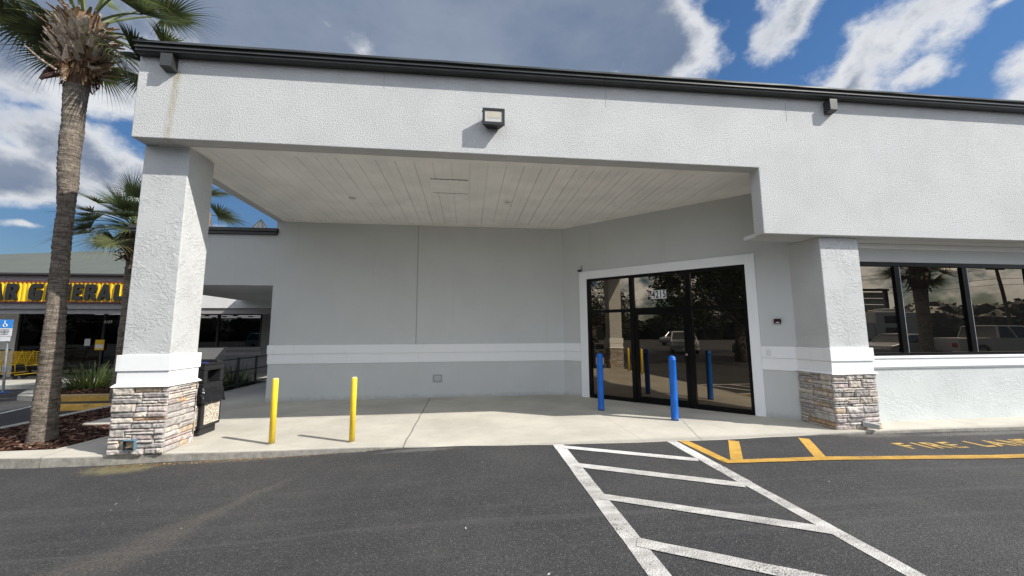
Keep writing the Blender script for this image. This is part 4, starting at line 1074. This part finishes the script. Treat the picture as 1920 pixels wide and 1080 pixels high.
# positions from the visible letters "AR GENERAL" at the right end, the first word completed outside the frame
LX = {0: ('L', -12.52), 1: ('A', -13.37), 2: ('R', -14.03 + .0), 3: ('E', -14.82 + .0)}
def place_letters():
    import_x = [('L', 1588), ('A', 1360), ('R', 1172), ('E', 1005), ('N', 806), ('E', 640), ('G', 405), ('R', 92), ('A', -125)]
    # zoom pixel -> metres along the sign: 1720 px span = 3.78 m, right end -11.78
    for ch, px in import_x:
        X = (-15.55 + px / 1720 * 3.745) * .987
        w = {'L': .40, 'A': .42, 'R': .42, 'E': .40, 'N': .40, 'G': .46}[ch]
        letter(ch, X, 2.745, .54, w, FY - .19, FY - .137, sg)
    for ch, X in (('L', -16.02), ('L', -16.42), ('O', -16.92), ('D', -17.40)): letter(ch, X, 2.745, .54, .46, FY - .19, FY - .137, sg)
place_letters()
# shopfront under the canopy
WY = 17.0
mb = MB(); mb.box(-30, WY, 0, -17.4, WY + .2, 2.52); mb.build('wall', M['shopwall'], SH)
M['shopshade'] = simple('shaded_shop_wall', (.20, .20, .205), .7)  # wall colour darkened to carry the deep shade under the canopy
mb = MB(); mb.box(-12.0, WY, 0, -8.5, WY + .2, 1.0); mb.box(-12.6, WY, 0, -12.002, WY + .2, 2.52); mb.box(-8.498, WY, 0, -4.9, WY + .2, 2.52); mb.build('wall', M['shopshade'], SH)
mb = MB(); mb.box(-12.0, WY - .04, .94, -8.45, WY - .002, 1.04); mb.box(-12.0, WY - .03, .72, -8.45, WY - .002, .84); mb.build('sill_board', M['shopgrey'], SH)
mb = MB()
for x in (-17.36, -15.9, -14.4, -13.4, -12.64, -11.96, -10.2, -8.54): mb.box(x - .04, WY + .01, .0 if x < -12.3 else 1.0, x + .04, WY + .11, 2.5)
mb.box(-17.4, WY + .01, .35, -12.6, WY + .1, .42); mb.box(-17.4, WY + .01, 2.4, -12.6, WY + .1, 2.5); mb.box(-12.0, WY + .012, 1.002, -8.5, WY + .1, 1.07); mb.box(-12.0, WY + .012, 2.38, -8.5, WY + .1, 2.5)
mb.build('shop_frame', M['blackmetal'], SH)
mb = MB(); mb.box(-17.4, WY + .05, .05, -12.6, WY + .06, 2.45); mb.build('shop_glass', M['shopglass'], SH)
mb = MB(); mb.box(-12.0, WY + .05, 1.05, -8.5, WY + .06, 2.45); mb.build('shop_glass', M['shopglass'], SH)
mb = MB(); mb.box(-18, 25, 0, -4.9, 25.1, 2.7); mb.box(-18.1, 17.2, 0, -18, 25, 2.7); mb.box(-4.9, 17.2, 0, -4.8, 25, 2.7); mb.box(-18, 17.2, -.02, -4.9, 25, .02); mb.box(-18, 17.2, 2.65, -4.9, 25, 2.7)
for i in range(6): mb.box(-16.5 + i * 2, 19.5, .02, -15.7 + i * 2, 23.5, 1.5)
mb.build('interior', M['dark'], SH)
for i in range(4):
    y = 19.8 + i * 1.4
    mb = MB(); x = -17.2
    while x < -5.3: mb.box(x, y, 2.5, x + 1.1, y + .03, 2.53); x += 1.35
    mb.build('fluorescent_row', M['tube'], SH)
mb = MB(); vs, fs = text_pts('4169', .17, 0, .002, .9, 'CENTER'); mb.mesh([(-14.25 + x, WY - .004, 2.03 + y) for x, y, z in vs], fs); mb.build('shop_number', M['decal'], SH, fix=False)
mb = MB(); mb.box(-14.62, WY - .01, .98, -14.30, WY + .005, 1.38, 0); mb.box(-14.60, WY - .012, 1.05, -14.32, WY - .0102, 1.2, 1); mb.build('window_poster', [M['panelyellow'], M['decal']], SH)
mb = MB(); mb.box(-15.0, WY - .01, 1.15, -14.8, WY + .005, 1.42); mb.build('window_notice', M['signwhite'], SH)
# railing with shrubs behind, at the left edge of the breezeway
rl = thing('railing', (-6.75, 11.6, 0), 'black metal railing at the breezeway edge behind the trash bin', 'railing')
mb = MB(); a, b = V((-6.82, 11.5, 0)), V((-6.70, 14.2, 0))
for z in (.86, .5, .1): mb.tube([a + V((0, 0, z)), b + V((0, 0, z))], .018, 6)
mb.build('rails', M['blackmetal'], rl)
for i in range(4):
    p = a.lerp(b, i / 3); mb = MB(); mb.box(p.x - .025, p.y - .025, -.02, p.x + .025, p.y + .025, .9); mb.build('post', M['blackmetal'], rl)
for i, (x, y, lb) in enumerate([(-7.4, 12.2, 'dark leafy shrub behind the near end of the black railing'), (-7.3, 13.3, 'dark leafy shrub behind the far end of the black railing')]):
    grass_clump('shrub', (x, y, -.03), .9, .75, 220, 20 + i, lb, 'shrub', 'shrubs behind the railing', ((.06, .10, .03), (.09, .13, .035), (.05, .07, .025)))
# wheel stop
mb = MB(); mb.hexa([(-9.75, 10.18, az(-9)), (-7.95, 10.12, az(-9)), (-7.95, 10.32, az(-9)), (-9.75, 10.38, az(-9)), (-9.73, 10.22, -.01), (-7.97, 10.16, -.01), (-7.97, 10.28, -.01), (-9.73, 10.34, -.01)])
o = mb.build('wheel_stop', M['yellowpaint'], None, bevel=.015); tag(o, 'yellow painted concrete parking block behind the mulch bed', 'parking block')

# ------------------------------------------------------------------ disabled parking sign
ps = thing('parking_sign', (-14.12, 13.72, -.15), 'blue and white disabled parking sign on a steel post', 'sign')
mb = MB(); mb.tube([(-14.18, 13.72, -.2), (-14.27, 13.72, 1.9)], .032, 10); mb.build('post', M['steel'], ps)
X0, X1 = -14.50, -14.12
mb = MB(); mb.box(X0, 13.665, 1.56, X1, 13.675, 1.80, 1); mb.box(X0, 13.665, 1.802, X1, 13.675, 2.07, 0); mb.box(X0 + .015, 13.665, 1.40, X1 - .02, 13.675, 1.545, 1)
pp = mb.build('plate', [M['signblue'], M['signwhite']], ps, bevel=.003)
mb = MB(); cx, cz = (X0 + X1) / 2 - .01, 1.90
ring = [(cx + .055 * math.cos(a), 13.660, cz + .055 * math.sin(a)) for a in [math.radians(120 + i * 20) for i in range(14)]]
mb.tube(ring, .008, 5); mb.tube([(cx - .02, 13.66, 2.0), (cx - .012, 13.66, 1.93), (cx + .03, 13.66, 1.93), (cx + .055, 13.66, 1.86)], .009, 5); mb.lathe([(.001, 2.005), (.016, 2.014), (.016, 2.026), (.001, 2.035)], (cx - .022, 13.66), 8)
mb.build('wheelchair_symbol', M['decal'], pp)
mb = MB()
for z, w in ((1.745, .12), (1.70, .14), (1.655, .12), (1.61, .10)): mb.box(cx - w, 13.662, z, cx + w, 13.6645, z + .018)
mb.box(cx - .006, 13.6621, 1.60, cx + .006, 13.6644, 1.75)
mb.build('plate_print', M['ink'], pp)

# ------------------------------------------------------------------ shopping carts
def cart():
    t = thing('shopping_cart', (0, 0, 0), '', 'shopping cart', 'yellow carts parked by the shop')
    y = M['panelyellow']; mb = MB()
    # basket as a wire grid: x forward, tapered
    def P(u, v, w): # u 0..1 length, v -1..1, w 0..1 height
        x = -.42 + .82 * u; hw = .26 - .06 * u; z0 = .52 + .10 * u; z1 = .98 - .03 * u
        return (x, v * hw * (.85 + .15 * w), z0 + (z1 - z0) * w)
    for sgn in (-1, 1):
        for k in range(6): mb.tube([P(0, sgn, k / 5), P(1, sgn, k / 5)], .005 if k < 5 else .010, 5)
        for k in range(10): mb.tube([P(k / 9, sgn, 0), P(k / 9, sgn, 1)], .004, 5)
    for u in (0, 1):
        for k in range(6): mb.tube([P(u, -1, k / 5), P(u, 1, k / 5)], .005, 5)
        for k in range(7): mb.tube([P(u, -1 + k / 3, 0), P(u, -1 + k / 3, 1)], .004, 5)
    for k in range(9): mb.tube([P(k / 8, -1, 0), P(k / 8, 1, 0)], .004, 5)
    mb.build('basket', y, t)
    mb = MB()
    for sgn in (-1, 1):
        mb.tube([(-.52, sgn * .26, 1.02), (-.46, sgn * .25, .80), (-.36, sgn * .24, .48), (-.40, sgn * .25, .22), (.30, sgn * .19, .16)], .015, 7)
        mb.tube([(-.38, sgn * .24, .50), (.05, sgn * .22, .50)], .012, 6)
    mb.tube([(-.38, -.24, .2), (-.38, .24, .2)], .012, 6); mb.tube([(.28, -.19, .16), (.28, .19, .16)], .012, 6)
    mb.build('frame', y, t)
    mb = MB(); mb.tube([(-.53, -.28, 1.03), (-.53, .28, 1.03)], .02, 8); mb.build('handle', M['black'], t)
    for x, w in ((-.40, .24), (.28, .18)):
        for sgn in (-1, 1):
            mb = MB(); mb.tube([(x, sgn * w - .014, .06), (x, sgn * w + .014, .06)], .06, 12); mb.tube([(x + .02, sgn * w, .2), (x, sgn * w, .08)], .012, 5); mb.build('wheel', M['tyre'], t)
    return t
c1 = cart(); c1.location = (-15.85, 16.1, .004); c1.rotation_euler.z = math.radians(195); c1['label'] = 'yellow shopping cart nearest the palm trunk under the shop canopy'
c2 = copy_tree(c1); c2.location = (-16.75, 16.2, .004); c2['label'] = 'yellow shopping cart just right of the disabled parking sign post'
c3 = copy_tree(c1); c3.location = (-17.6, 16.25, .004); c3['label'] = 'yellow shopping cart half hidden left of the disabled parking sign post'

# ------------------------------------------------------------------ surroundings behind the camera (seen in the glass)
def wheel(parent, x, y, r, w):
    mb = MB(); mb.tube([(x, y - w / 2, r), (x, y + w / 2, r)], r, 20); wh = mb.build('wheel', M['tyre'], parent, bevel=.02)
    mb = MB(); mb.tube([(x, y - w / 2 - .006, r), (x, y + w / 2 + .006, r)], r * .62, 12); mb.build('rim', M['rim'], wh)
def car(name, label, loc, rz, kind, mat, cat='car'):
    t = thing(name, (0, 0, 0), label, cat)
    if kind == 'sedan': L_, W_, side, cab, wx, r = 4.7, 1.82, [(-2.3, .30), (2.3, .30), (2.35, .55), (2.25, .74), (1.15, .93), (-1.55, .98), (-2.25, .92), (-2.35, .6)], [(-1.75, .96), (1.10, .92), (.35, 1.40), (-.85, 1.42)], (-1.4, 1.42), .33
    elif kind == 'suv': L_, W_, side, cab, wx, r = 4.8, 1.95, [(-2.35, .36), (2.35, .36), (2.4, .65), (2.32, .95), (1.1, 1.10), (-2.3, 1.10), (-2.4, .7)], [(-2.3, 1.09), (1.15, 1.08), (.5, 1.68), (-2.05, 1.72)], (-1.45, 1.45), .37
    else: L_, W_, side, cab, wx, r = 5.8, 2.0, [(-2.9, .48), (2.9, .48), (2.95, .8), (2.88, 1.10), (1.5, 1.22), (-2.9, 1.22)], [(-.75, 1.21), (1.45, 1.2), (.85, 1.86), (-.6, 1.88)], (-1.75, 1.85), .40
    mb = MB(); w = W_ / 2
    # lower body with wheel arches
    bot = []
    z0 = side[0][1]
    for cx in wx:
        bot += [(cx - (r + .07), z0)] + [(cx - (r + .07) * math.cos(math.radians(a)), r + (r + .07) * math.sin(math.radians(a))) for a in range(20, 161, 20)] + [(cx + (r + .07), z0)]
    poly = [side[0]] + bot + side[1:]
    ins = [(p[0] * .985, z0 + (p[1] - z0) * .985) for p in poly]
    n = len(poly); rings = [[(p[0], -w, p[1]) for p in ins], [(p[0], -w + .06, p[1]) for p in poly], [(p[0], w - .06, p[1]) for p in poly], [(p[0], w, p[1]) for p in ins]]
    mb.mesh([q for R_ in rings for q in R_], [tuple(range(n)), tuple(range(3 * n, 4 * n))] + [(a * n + i, a * n + (i + 1) % n, (a + 1) * n + (i + 1) % n, (a + 1) * n + i) for a in range(3) for i in range(n)])
    mb.build('body', mat, t)
    ti = .86
    mb = MB(); (a, za), (b, zb), (c, zc_), (d, zd) = cab
    mb.hexa([(a, -w + .06, za), (b, -w + .06, zb), (b, w - .06, zb), (a, w - .06, za), (d, -w * ti + .06, zd), (c, -w * ti + .06, zc_), (c, w * ti - .06, zc_), (d, w * ti - .06, zd)]); gh = mb.build('greenhouse', M['carglass'], t)
    mb = MB(); mb.hexa([(d - .06, -w * ti + .05, zd), (c + .06, -w * ti + .05, zc_), (c + .06, w * ti - .05, zc_), (d - .06, w * ti - .05, zd), (d, -w * ti + .1, zd + .05), (c, -w * ti + .1, zc_ + .05), (c, w * ti - .1, zc_ + .05), (d, w * ti - .1, zd + .05)])
    for sgn in (-1, 1):
        for (p, zp), (q, zq) in (((a, za), (d, zd)), ((b, zb), (c, zc_)), (((a + b) / 2 - .1, (za + zb) / 2), ((c + d) / 2 - .1, (zc_ + zd) / 2))):
            mb.tube([(p, sgn * (w - .05), zp), (q, sgn * (w * ti - .05), zq)], .045, 6)
    mb.build('roof', mat, gh)
    for x in wx:
        for sgn in (-1, 1): wheel(t, x, sgn * (w - .11), r, .22)
    f = side[2][0]; bk = -side[2][0] if kind != 'pickup' else -2.92
    for sgn in (-1, 1):
        mb = MB(); mb.box(f - .12, sgn * (w - .3) - .2, side[2][1] + .02, f - .01, sgn * (w - .3) + .2, side[2][1] + .18); mb.build('headlight', M['headlamp'], t, bevel=.02)
        mb = MB(); mb.box(bk - .01, sgn * (w - .22) - .13, .72, bk + .1, sgn * (w - .22) + .13, .95); mb.build('tail_light', M['redlamp'], t, bevel=.02)
    if kind == 'pickup':
        mb = MB(); mb.box(-2.8, -w + .12, 1.221, -.8, w - .12, 1.226); mb.build('bed_cover', M['black'], t)
    t.location = (loc[0], loc[1], az(loc[0])); t.rotation_euler.z = math.radians(rz)
    return t
car('parked_car', 'white sport utility car in the lot, seen reflected in the entrance door', (-18, -4.2, 0), 25, 'suv', M['carwhite'])
car('parked_car', 'black sedan under the oak, seen reflected in the right entrance pane', (-10.5, -5.4, 0), 12, 'sedan', M['carblack'])
car('parked_car', 'silver sedan reflected low in the first window beside right pillar', (26.5, -8.3, 0), 172, 'sedan', M['cargrey'])
car('pickup_truck', 'white pickup truck reflected low in the storefront windows', (30.5, -6.6, 0), 8, 'pickup', M['carwhite'], 'pickup truck')
car('parked_car', 'grey utility car standing far back in the lot, seen reflected in the entrance', (-34, -12, 0), 60, 'suv', M['cargrey'])
def motorhome():
    t = thing('box_truck', (41, -20.5, az(41)), 'white box bodied truck with two small dark windows, reflected in first window', 'truck')
    mb = MB(); x0, y0, z = 38.2, -21.8, az(40)
    mb.box(x0, y0, z + .6, x0 + 6.2, y0 + 2.5, z + 3.4); mb.build('box_body', M['carwhite'], t, bevel=.06)
    mb = MB(); mb.hexa([(x0 - 1.9, y0 + .1, z + .6), (x0 - .02, y0 + .1, z + .6), (x0 - .02, y0 + 2.4, z + .6), (x0 - 1.9, y0 + 2.4, z + .6), (x0 - 1.2, y0 + .2, z + 2.4), (x0 - .02, y0 + .2, z + 2.4), (x0 - .02, y0 + 2.3, z + 2.4), (x0 - 1.2, y0 + 2.3, z + 2.4)]); mb.build('cab', M['carwhite'], t, bevel=.08)
    for zz in (z + 1.2, z + 2.3):
        mb = MB(); mb.box(x0 + .9, y0 + 2.495, zz, x0 + 2.3, y0 + 2.52, zz + .7); mb.build('window', M['carglass'], t)
    mb = MB(); mb.box(x0 + 2, y0 + .6, z + 3.4, x0 + 3.6, y0 + 1.6, z + 3.75); mb.build('roof_unit', M['carwhite'], t, bevel=.08)
    off = t.location
    for x in (x0 - .9, x0 + 4.8):
        for sy in (y0 + .2, y0 + 2.3):
            mb = MB(); mb.tube([(x, sy - .13, z + .45), (x, sy + .13, z + .45)], .45, 18); mb.build('wheel', M['tyre'], t)
motorhome()
def oak(loc, h, seed, label, spread=4.5, nl=9000):
    t = thing('oak_tree', (*loc, az(loc[0])), label, 'tree', 'trees in the parking lot')
    rnd = random.Random(seed); x, y = loc; z = az(x); mb = MB(); tips = []
    mb.tube([(x, y, z - .1), (x + .05, y, z + 1.2), (x + .1, y + .05, z + 2.3)], [.36, .27, .25], 12)
    for i in range(8):
        a = i * 2 * PI / 8 + rnd.uniform(-.3, .3); p = V((x + .1, y + .05, z + 2.2)); d = V((math.cos(a), math.sin(a), rnd.uniform(.5, 1.2))).normalized(); pts = [p]; r = [.15]
        for k in range(5):
            d = (d + V((rnd.uniform(-.3, .3), rnd.uniform(-.3, .3), rnd.uniform(-.15, .25)))).normalized(); p = p + d * spread * .26; pts.append(p); r.append(.15 * (1 - (k + 1) / 6)); tips.append(p)
        mb.tube(pts, r, 7)
    mb.build('trunk', M['bark'], t, smooth=True)
    mb = MB(); cl = []
    for _ in range(110):
        a = rnd.uniform(0, 2 * PI); rr = spread * math.sqrt(rnd.random()); zz = z + 2.6 + (h - 2.6) * rnd.random() ** .8 * math.sqrt(max(.05, 1 - (rr / spread) ** 2 * .8))
        cl.append((V((x + rr * math.cos(a), y + rr * math.sin(a), zz)), rnd.uniform(.5, 1.1), rnd.uniform(.6, 1.35)))
    for i in range(nl):
        c, r, v = rnd.choice(cl); d = V((rnd.gauss(0, 1), rnd.gauss(0, 1), rnd.gauss(0, .8))).normalized() * r * rnd.random() ** .4
        p = c + d; u = V((rnd.gauss(0, 1), rnd.gauss(0, 1), rnd.gauss(0, .7))).normalized(); w = u.orthogonal().normalized(); s = rnd.uniform(.06, .13)
        cc = (.040 * v, .056 * v, .018 * v); mb.face([p - u * s, p - w * s * .6, p + u * s, p + w * s * .6], col=cc)
    mb.build('crown', M['treeleaf'], t, fix=False)
oak((-8.6, -2.6), 7.5, 1, 'broad dark oak near the drive, filling the entrance panes as a reflection', 5.0, 26000)
oak((-15.5, -9.5), 7.0, 2, 'second oak further back in the lot, reflected behind the white car', 4.4, 12000)
oak((-24, 1.5), 6.5, 3, 'oak left of the lot, reflected in the left entrance pane', 3.6, 8000)
palm_generic((18.8, -1.2, -.07), 'palm in the lot right of the drive, reflected in the storefront windows', 4.1, 9, .22, 1.1, 22)
# treeline round the lot
rnd = random.Random(12); mb = MB()
for i in range(190):
    a = math.radians(rnd.uniform(150, 395)); R_ = rnd.uniform(72, 95); c = V((R_ * math.cos(a), R_ * math.sin(a) - 5, 0)); hh = rnd.uniform(4.5, 7.2); ww = rnd.uniform(4, 7); v0 = rnd.uniform(.7, 1.3)
    vs = []; fs = []
    for r_, h_ in ((.85, -.2), (.9, .35), (.72, .68), (.35, .86)):
        for q in range(9):
            th = 2 * PI * q / 9; j = rnd.uniform(.8, 1.1); vs.append(c + V((ww * r_ * j * math.cos(th), ww * r_ * j * math.sin(th), hh * h_ * rnd.uniform(.9, 1.08))))
    mb.mesh(vs, [(a_ * 9 + q, a_ * 9 + (q + 1) % 9, a_ * 9 + 9 + (q + 1) % 9, a_ * 9 + 9 + q) for a_ in range(3) for q in range(9)] + [tuple(range(27, 36))], 0, (.005, .007, .004))
    for k in range(420):
        th = rnd.uniform(0, 2 * PI); r2 = ww * math.sqrt(rnd.random()); p = c + V((r2 * math.cos(th), r2 * math.sin(th), hh * rnd.uniform(.55, .93) * math.sqrt(max(0.05, 1 - (r2 / ww) ** 2 * .8))))
        u = V((rnd.gauss(0, 1), rnd.gauss(0, 1), rnd.gauss(0, 1))).normalized(); w = u.orthogonal().normalized(); s = rnd.uniform(.2, .5); v = v0 * rnd.uniform(.7, 1.3)
        mb.face([p - u * s, p - w * s * .7, p + u * s, p + w * s * .7], col=(.022 * v, .028 * v, .014 * v))
o = mb.build('treeline', M['treeleaf'], None, fix=False); tag(o, 'far dark line of trees beyond the parking lot, seen as reflection', 'trees', kind='stuff')
# pylon sign and utility poles
t = thing('pylon_sign', (58, -36, -.07), 'tall dark framed tenant board sign beyond the lot, reflected in first window', 'sign')
mb = MB(); mb.box(55.6, -36.2, 0, 56, -35.8, 7.2); mb.box(60, -36.2, 0, 60.4, -35.8, 7.2); mb.box(55.6, -36.25, 7.2, 60.6, -35.75, 7.5); mb.build('frame', M['blackmetal'], t)
mb = MB()
for i in range(5): mb.box(56, -36.1, 2.6 + i * .9, 60, -35.9, 3.4 + i * .9, 1 if i == 1 else 0)
mb.build('tenant_panels', [simple('cream_panel', (.42, .38, .30), .5), M['panelyellow']], t)
t = thing('utility_pole', (63, -25, -.07), 'leaning wooden utility pole with cross arm and wires, reflected in storefront windows', 'pole')
mb = MB(); mb.tube([(63, -25, -.2), (62.4, -25.4, 9.6)], [.2, .14], 10); mb.build('pole', M['bark'], t)
mb = MB(); mb.box(61.2, -25.6, 8.7, 63.8, -25.45, 8.85); mb.build('cross_arm', M['bark'], t)
mb = MB()
for z, e in ((9.4, 0), (8.9, .9), (8.9, -.9), (7.6, 0), (6.9, .1)):
    for tgt in ((18, -62, z), (110, 20, z)):
        pts = []
        for k in range(13):
            f = k / 12; pts.append((62.4 + e + (tgt[0] - 62.4) * f, -25.4 + (tgt[1] + 25.4) * f, z - 4 * .9 * f * (1 - f)))
        mb.tube(pts, .022, 4)
mb.build('wires', M['blackmetal'], t)

# ------------------------------------------------------------------ world: Nishita sky with procedural clouds
SUN = V((.659, -.355, .663)).normalized()
el = math.asin(SUN.z); azm = math.atan2(SUN.x, SUN.y)
w = bpy.data.worlds.new('World'); scene.world = w; w.use_nodes = True
class WT(NT):
    def __init__(s):
        s.t = w.node_tree; s.n = s.t.nodes; s.l = s.t.links
        s.tc = s.n.new('ShaderNodeTexCoord'); s.P = s.tc.outputs['Generated']
t = WT(); bg = t.n['Background']
sk = t.n.new('ShaderNodeTexSky'); sk.sky_type = 'NISHITA'; sk.sun_disc = False; sk.sun_elevation = el; sk.sun_rotation = azm; sk.air_density = 1.0; sk.dust_density = .15; sk.ozone_density = 2.0
SKYS = .10
x, y, z = t.sep()
wp1 = t.math('SUBTRACT', t.noise(6, 3, .5), .5); wp2 = t.math('SUBTRACT', t.noise(6, 3, .5, t.vscale((1, 1, 1), loc=(7, 3, 5))), .5)
AZD = t.math('ADD', t.math('MULTIPLY', t.math('ARCTAN2', x, y), 180 / PI), t.math('MULTIPLY', wp1, 9))
ELD = t.math('ADD', t.math('MULTIPLY', t.math('ARCSINE', z), 180 / PI), t.math('MULTIPLY', wp2, 6))
wv = t.vscale((1, 1, 1.25))
n1 = t.noise(5.5, 10, .60, wv)
n2 = t.noise(17, 8, .62, wv)
nd = t.math('SUBTRACT', t.math('ADD', t.math('MULTIPLY', n1, .6), t.math('MULTIPLY', n2, .4)), .5)
def blob(a, e, ra, re, rot=0, amp=1.0):
    c, s_ = math.cos(math.radians(rot)), math.sin(math.radians(rot))
    da = t.math('SUBTRACT', AZD, a); de = t.math('SUBTRACT', ELD, e)
    u = t.math('DIVIDE', t.math('ADD', t.math('MULTIPLY', da, c), t.math('MULTIPLY', de, s_)), ra)
    v = t.math('DIVIDE', t.math('SUBTRACT', t.math('MULTIPLY', de, c), t.math('MULTIPLY', da, s_)), re)
    q = t.math('SQRT', t.math('ADD', t.math('MULTIPLY', u, u), t.math('MULTIPLY', v, v)))
    return t.math('MULTIPLY', t.math('SUBTRACT', 1.0, q), amp)       # 1 at centre, 0 at the rim
blobs = [(4, 46, 36, 19, 0, 4.2), (-30, 36, 27, 12, -25, 2.2), (-52, 27, 18, 6.5, 0, 2.0), (-42, 17.5, 7, 3.2, -10, .9), (-50, 15, 10, 3.2, -8, 1.5), (-46, 9.9, 2.2, .6, -12, .8), (-20, 22, 18, 6, 10, 1.0), (-36, 11.5, 4, 1.2, 10, .5),
         (45.8, 36, 5.5, 2.9, 48, .7), (55, 29, 8.8, 4.7, 18, .95), (50, 26, 4, 2.2, 40, .8), (56.5, 25.3, 2.6, 1.2, 30, .7), (65, 22, 7, 3.2, 40, .9), (62, 28.2, 1.6, .7, 0, .5), (28, 37, 9.5, 8, 0, 2.0), (-17, 41, 16, 10, 0, 2.0), (-47, 31, 16, 6, 0, 1.6)]
mx = None
for b in blobs:
    q = blob(*b); mx = q if mx is None else t.math('MAXIMUM', mx, q)
# elsewhere: broken cloud from noise alone
front = t.math('MULTIPLY', t.ramp(t.math('ABSOLUTE', AZD), 72, 95, 1, 0), t.ramp(ELD, 50, 62, 1, 0))
gen = t.math('ADD', t.math('MULTIPLY', nd, 4.0), .22)
field = t.math('ADD', mx, t.math('MULTIPLY', nd, 3.0))
dens = t.math('ADD', t.math('MULTIPLY', field, front), t.math('MULTIPLY', gen, t.math('SUBTRACT', 1.0, front)))
mask = t.ramp(dens, -.10, .50)
core = t.ramp(t.math('ADD', dens, t.math('MULTIPLY', t.math('SUBTRACT', t.noise(5, 8, .6, t.vscale((1, 1, 1.3), loc=(.09, -.05, .09))), .5), 1.3)), .25, 1.15)
shade = t.ramp(t.noise(2.2, 6, .6, t.vscale((1, 1, 2.2))), .3, .7)
grey = t.mix(shade, (1.3, 1.75, 2.65), (2.15, 2.55, 3.3))
cl = t.mix(core, (6.1, 6.25, 6.5), grey)
hs = t.n.new('ShaderNodeHueSaturation'); hs.inputs['Saturation'].default_value = 1.18; hs.inputs['Value'].default_value = .88; t.link(sk.outputs[0], hs.inputs['Color'])
skyc = t.mix(1, hs.outputs[0], t.ramp(ELD, 0, 32, .45, 1.0), 'MULTIPLY')
skyc = t.mix(1, skyc, (.90, .97, 1.05), 'MULTIPLY')
# clouds behind the camera boosted in colour as added fill light for the porch
back_fill = t.ramp(t.math('ABSOLUTE', AZD), 75, 115, 1.0, 2.5)
cl = t.mix(1, cl, back_fill, 'MULTIPLY')
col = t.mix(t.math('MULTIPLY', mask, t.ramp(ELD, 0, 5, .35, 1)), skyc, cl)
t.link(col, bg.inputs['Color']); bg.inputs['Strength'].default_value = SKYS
sun = bpy.data.lights.new('sun', 'SUN'); sun.energy = 5.0; sun.angle = math.radians(.53); sun.color = (1, .955, .89)
so = bpy.data.objects.new('sun', sun); COL.objects.link(so); so.rotation_euler = SUN.to_track_quat('Z', 'Y').to_euler(); so.location = (10, -10, 20)

# ------------------------------------------------------------------ camera
pit, yaw, rol = map(math.radians, (6.579, 6.677, -.258))
fw = V((math.sin(yaw) * math.cos(pit), math.cos(yaw) * math.cos(pit), math.sin(pit))); rt = V((math.cos(yaw), -math.sin(yaw), 0)); up = rt.cross(fw)
r2 = rt * math.cos(rol) + up * math.sin(rol); u2 = r2.cross(fw)
cam = bpy.data.cameras.new('camera'); co = bpy.data.objects.new('camera', cam); COL.objects.link(co)
mt = Matrix((r2, u2, -fw)).transposed().to_4x4(); mt.translation = (0, 0, 1.62); co.matrix_world = mt
cam.sensor_width = 36; cam.lens = 712.8 / 1920 * 36; cam.clip_start = .05; cam.clip_end = 3000
scene.camera = co
scene.view_settings.view_transform = 'Standard'; scene.view_settings.look = 'None'; scene.view_settings.exposure = 0.34; scene.view_settings.gamma = 1
scene.cycles.max_bounces = 10; scene.cycles.diffuse_bounces = 8; scene.cycles.transparent_max_bounces = 12
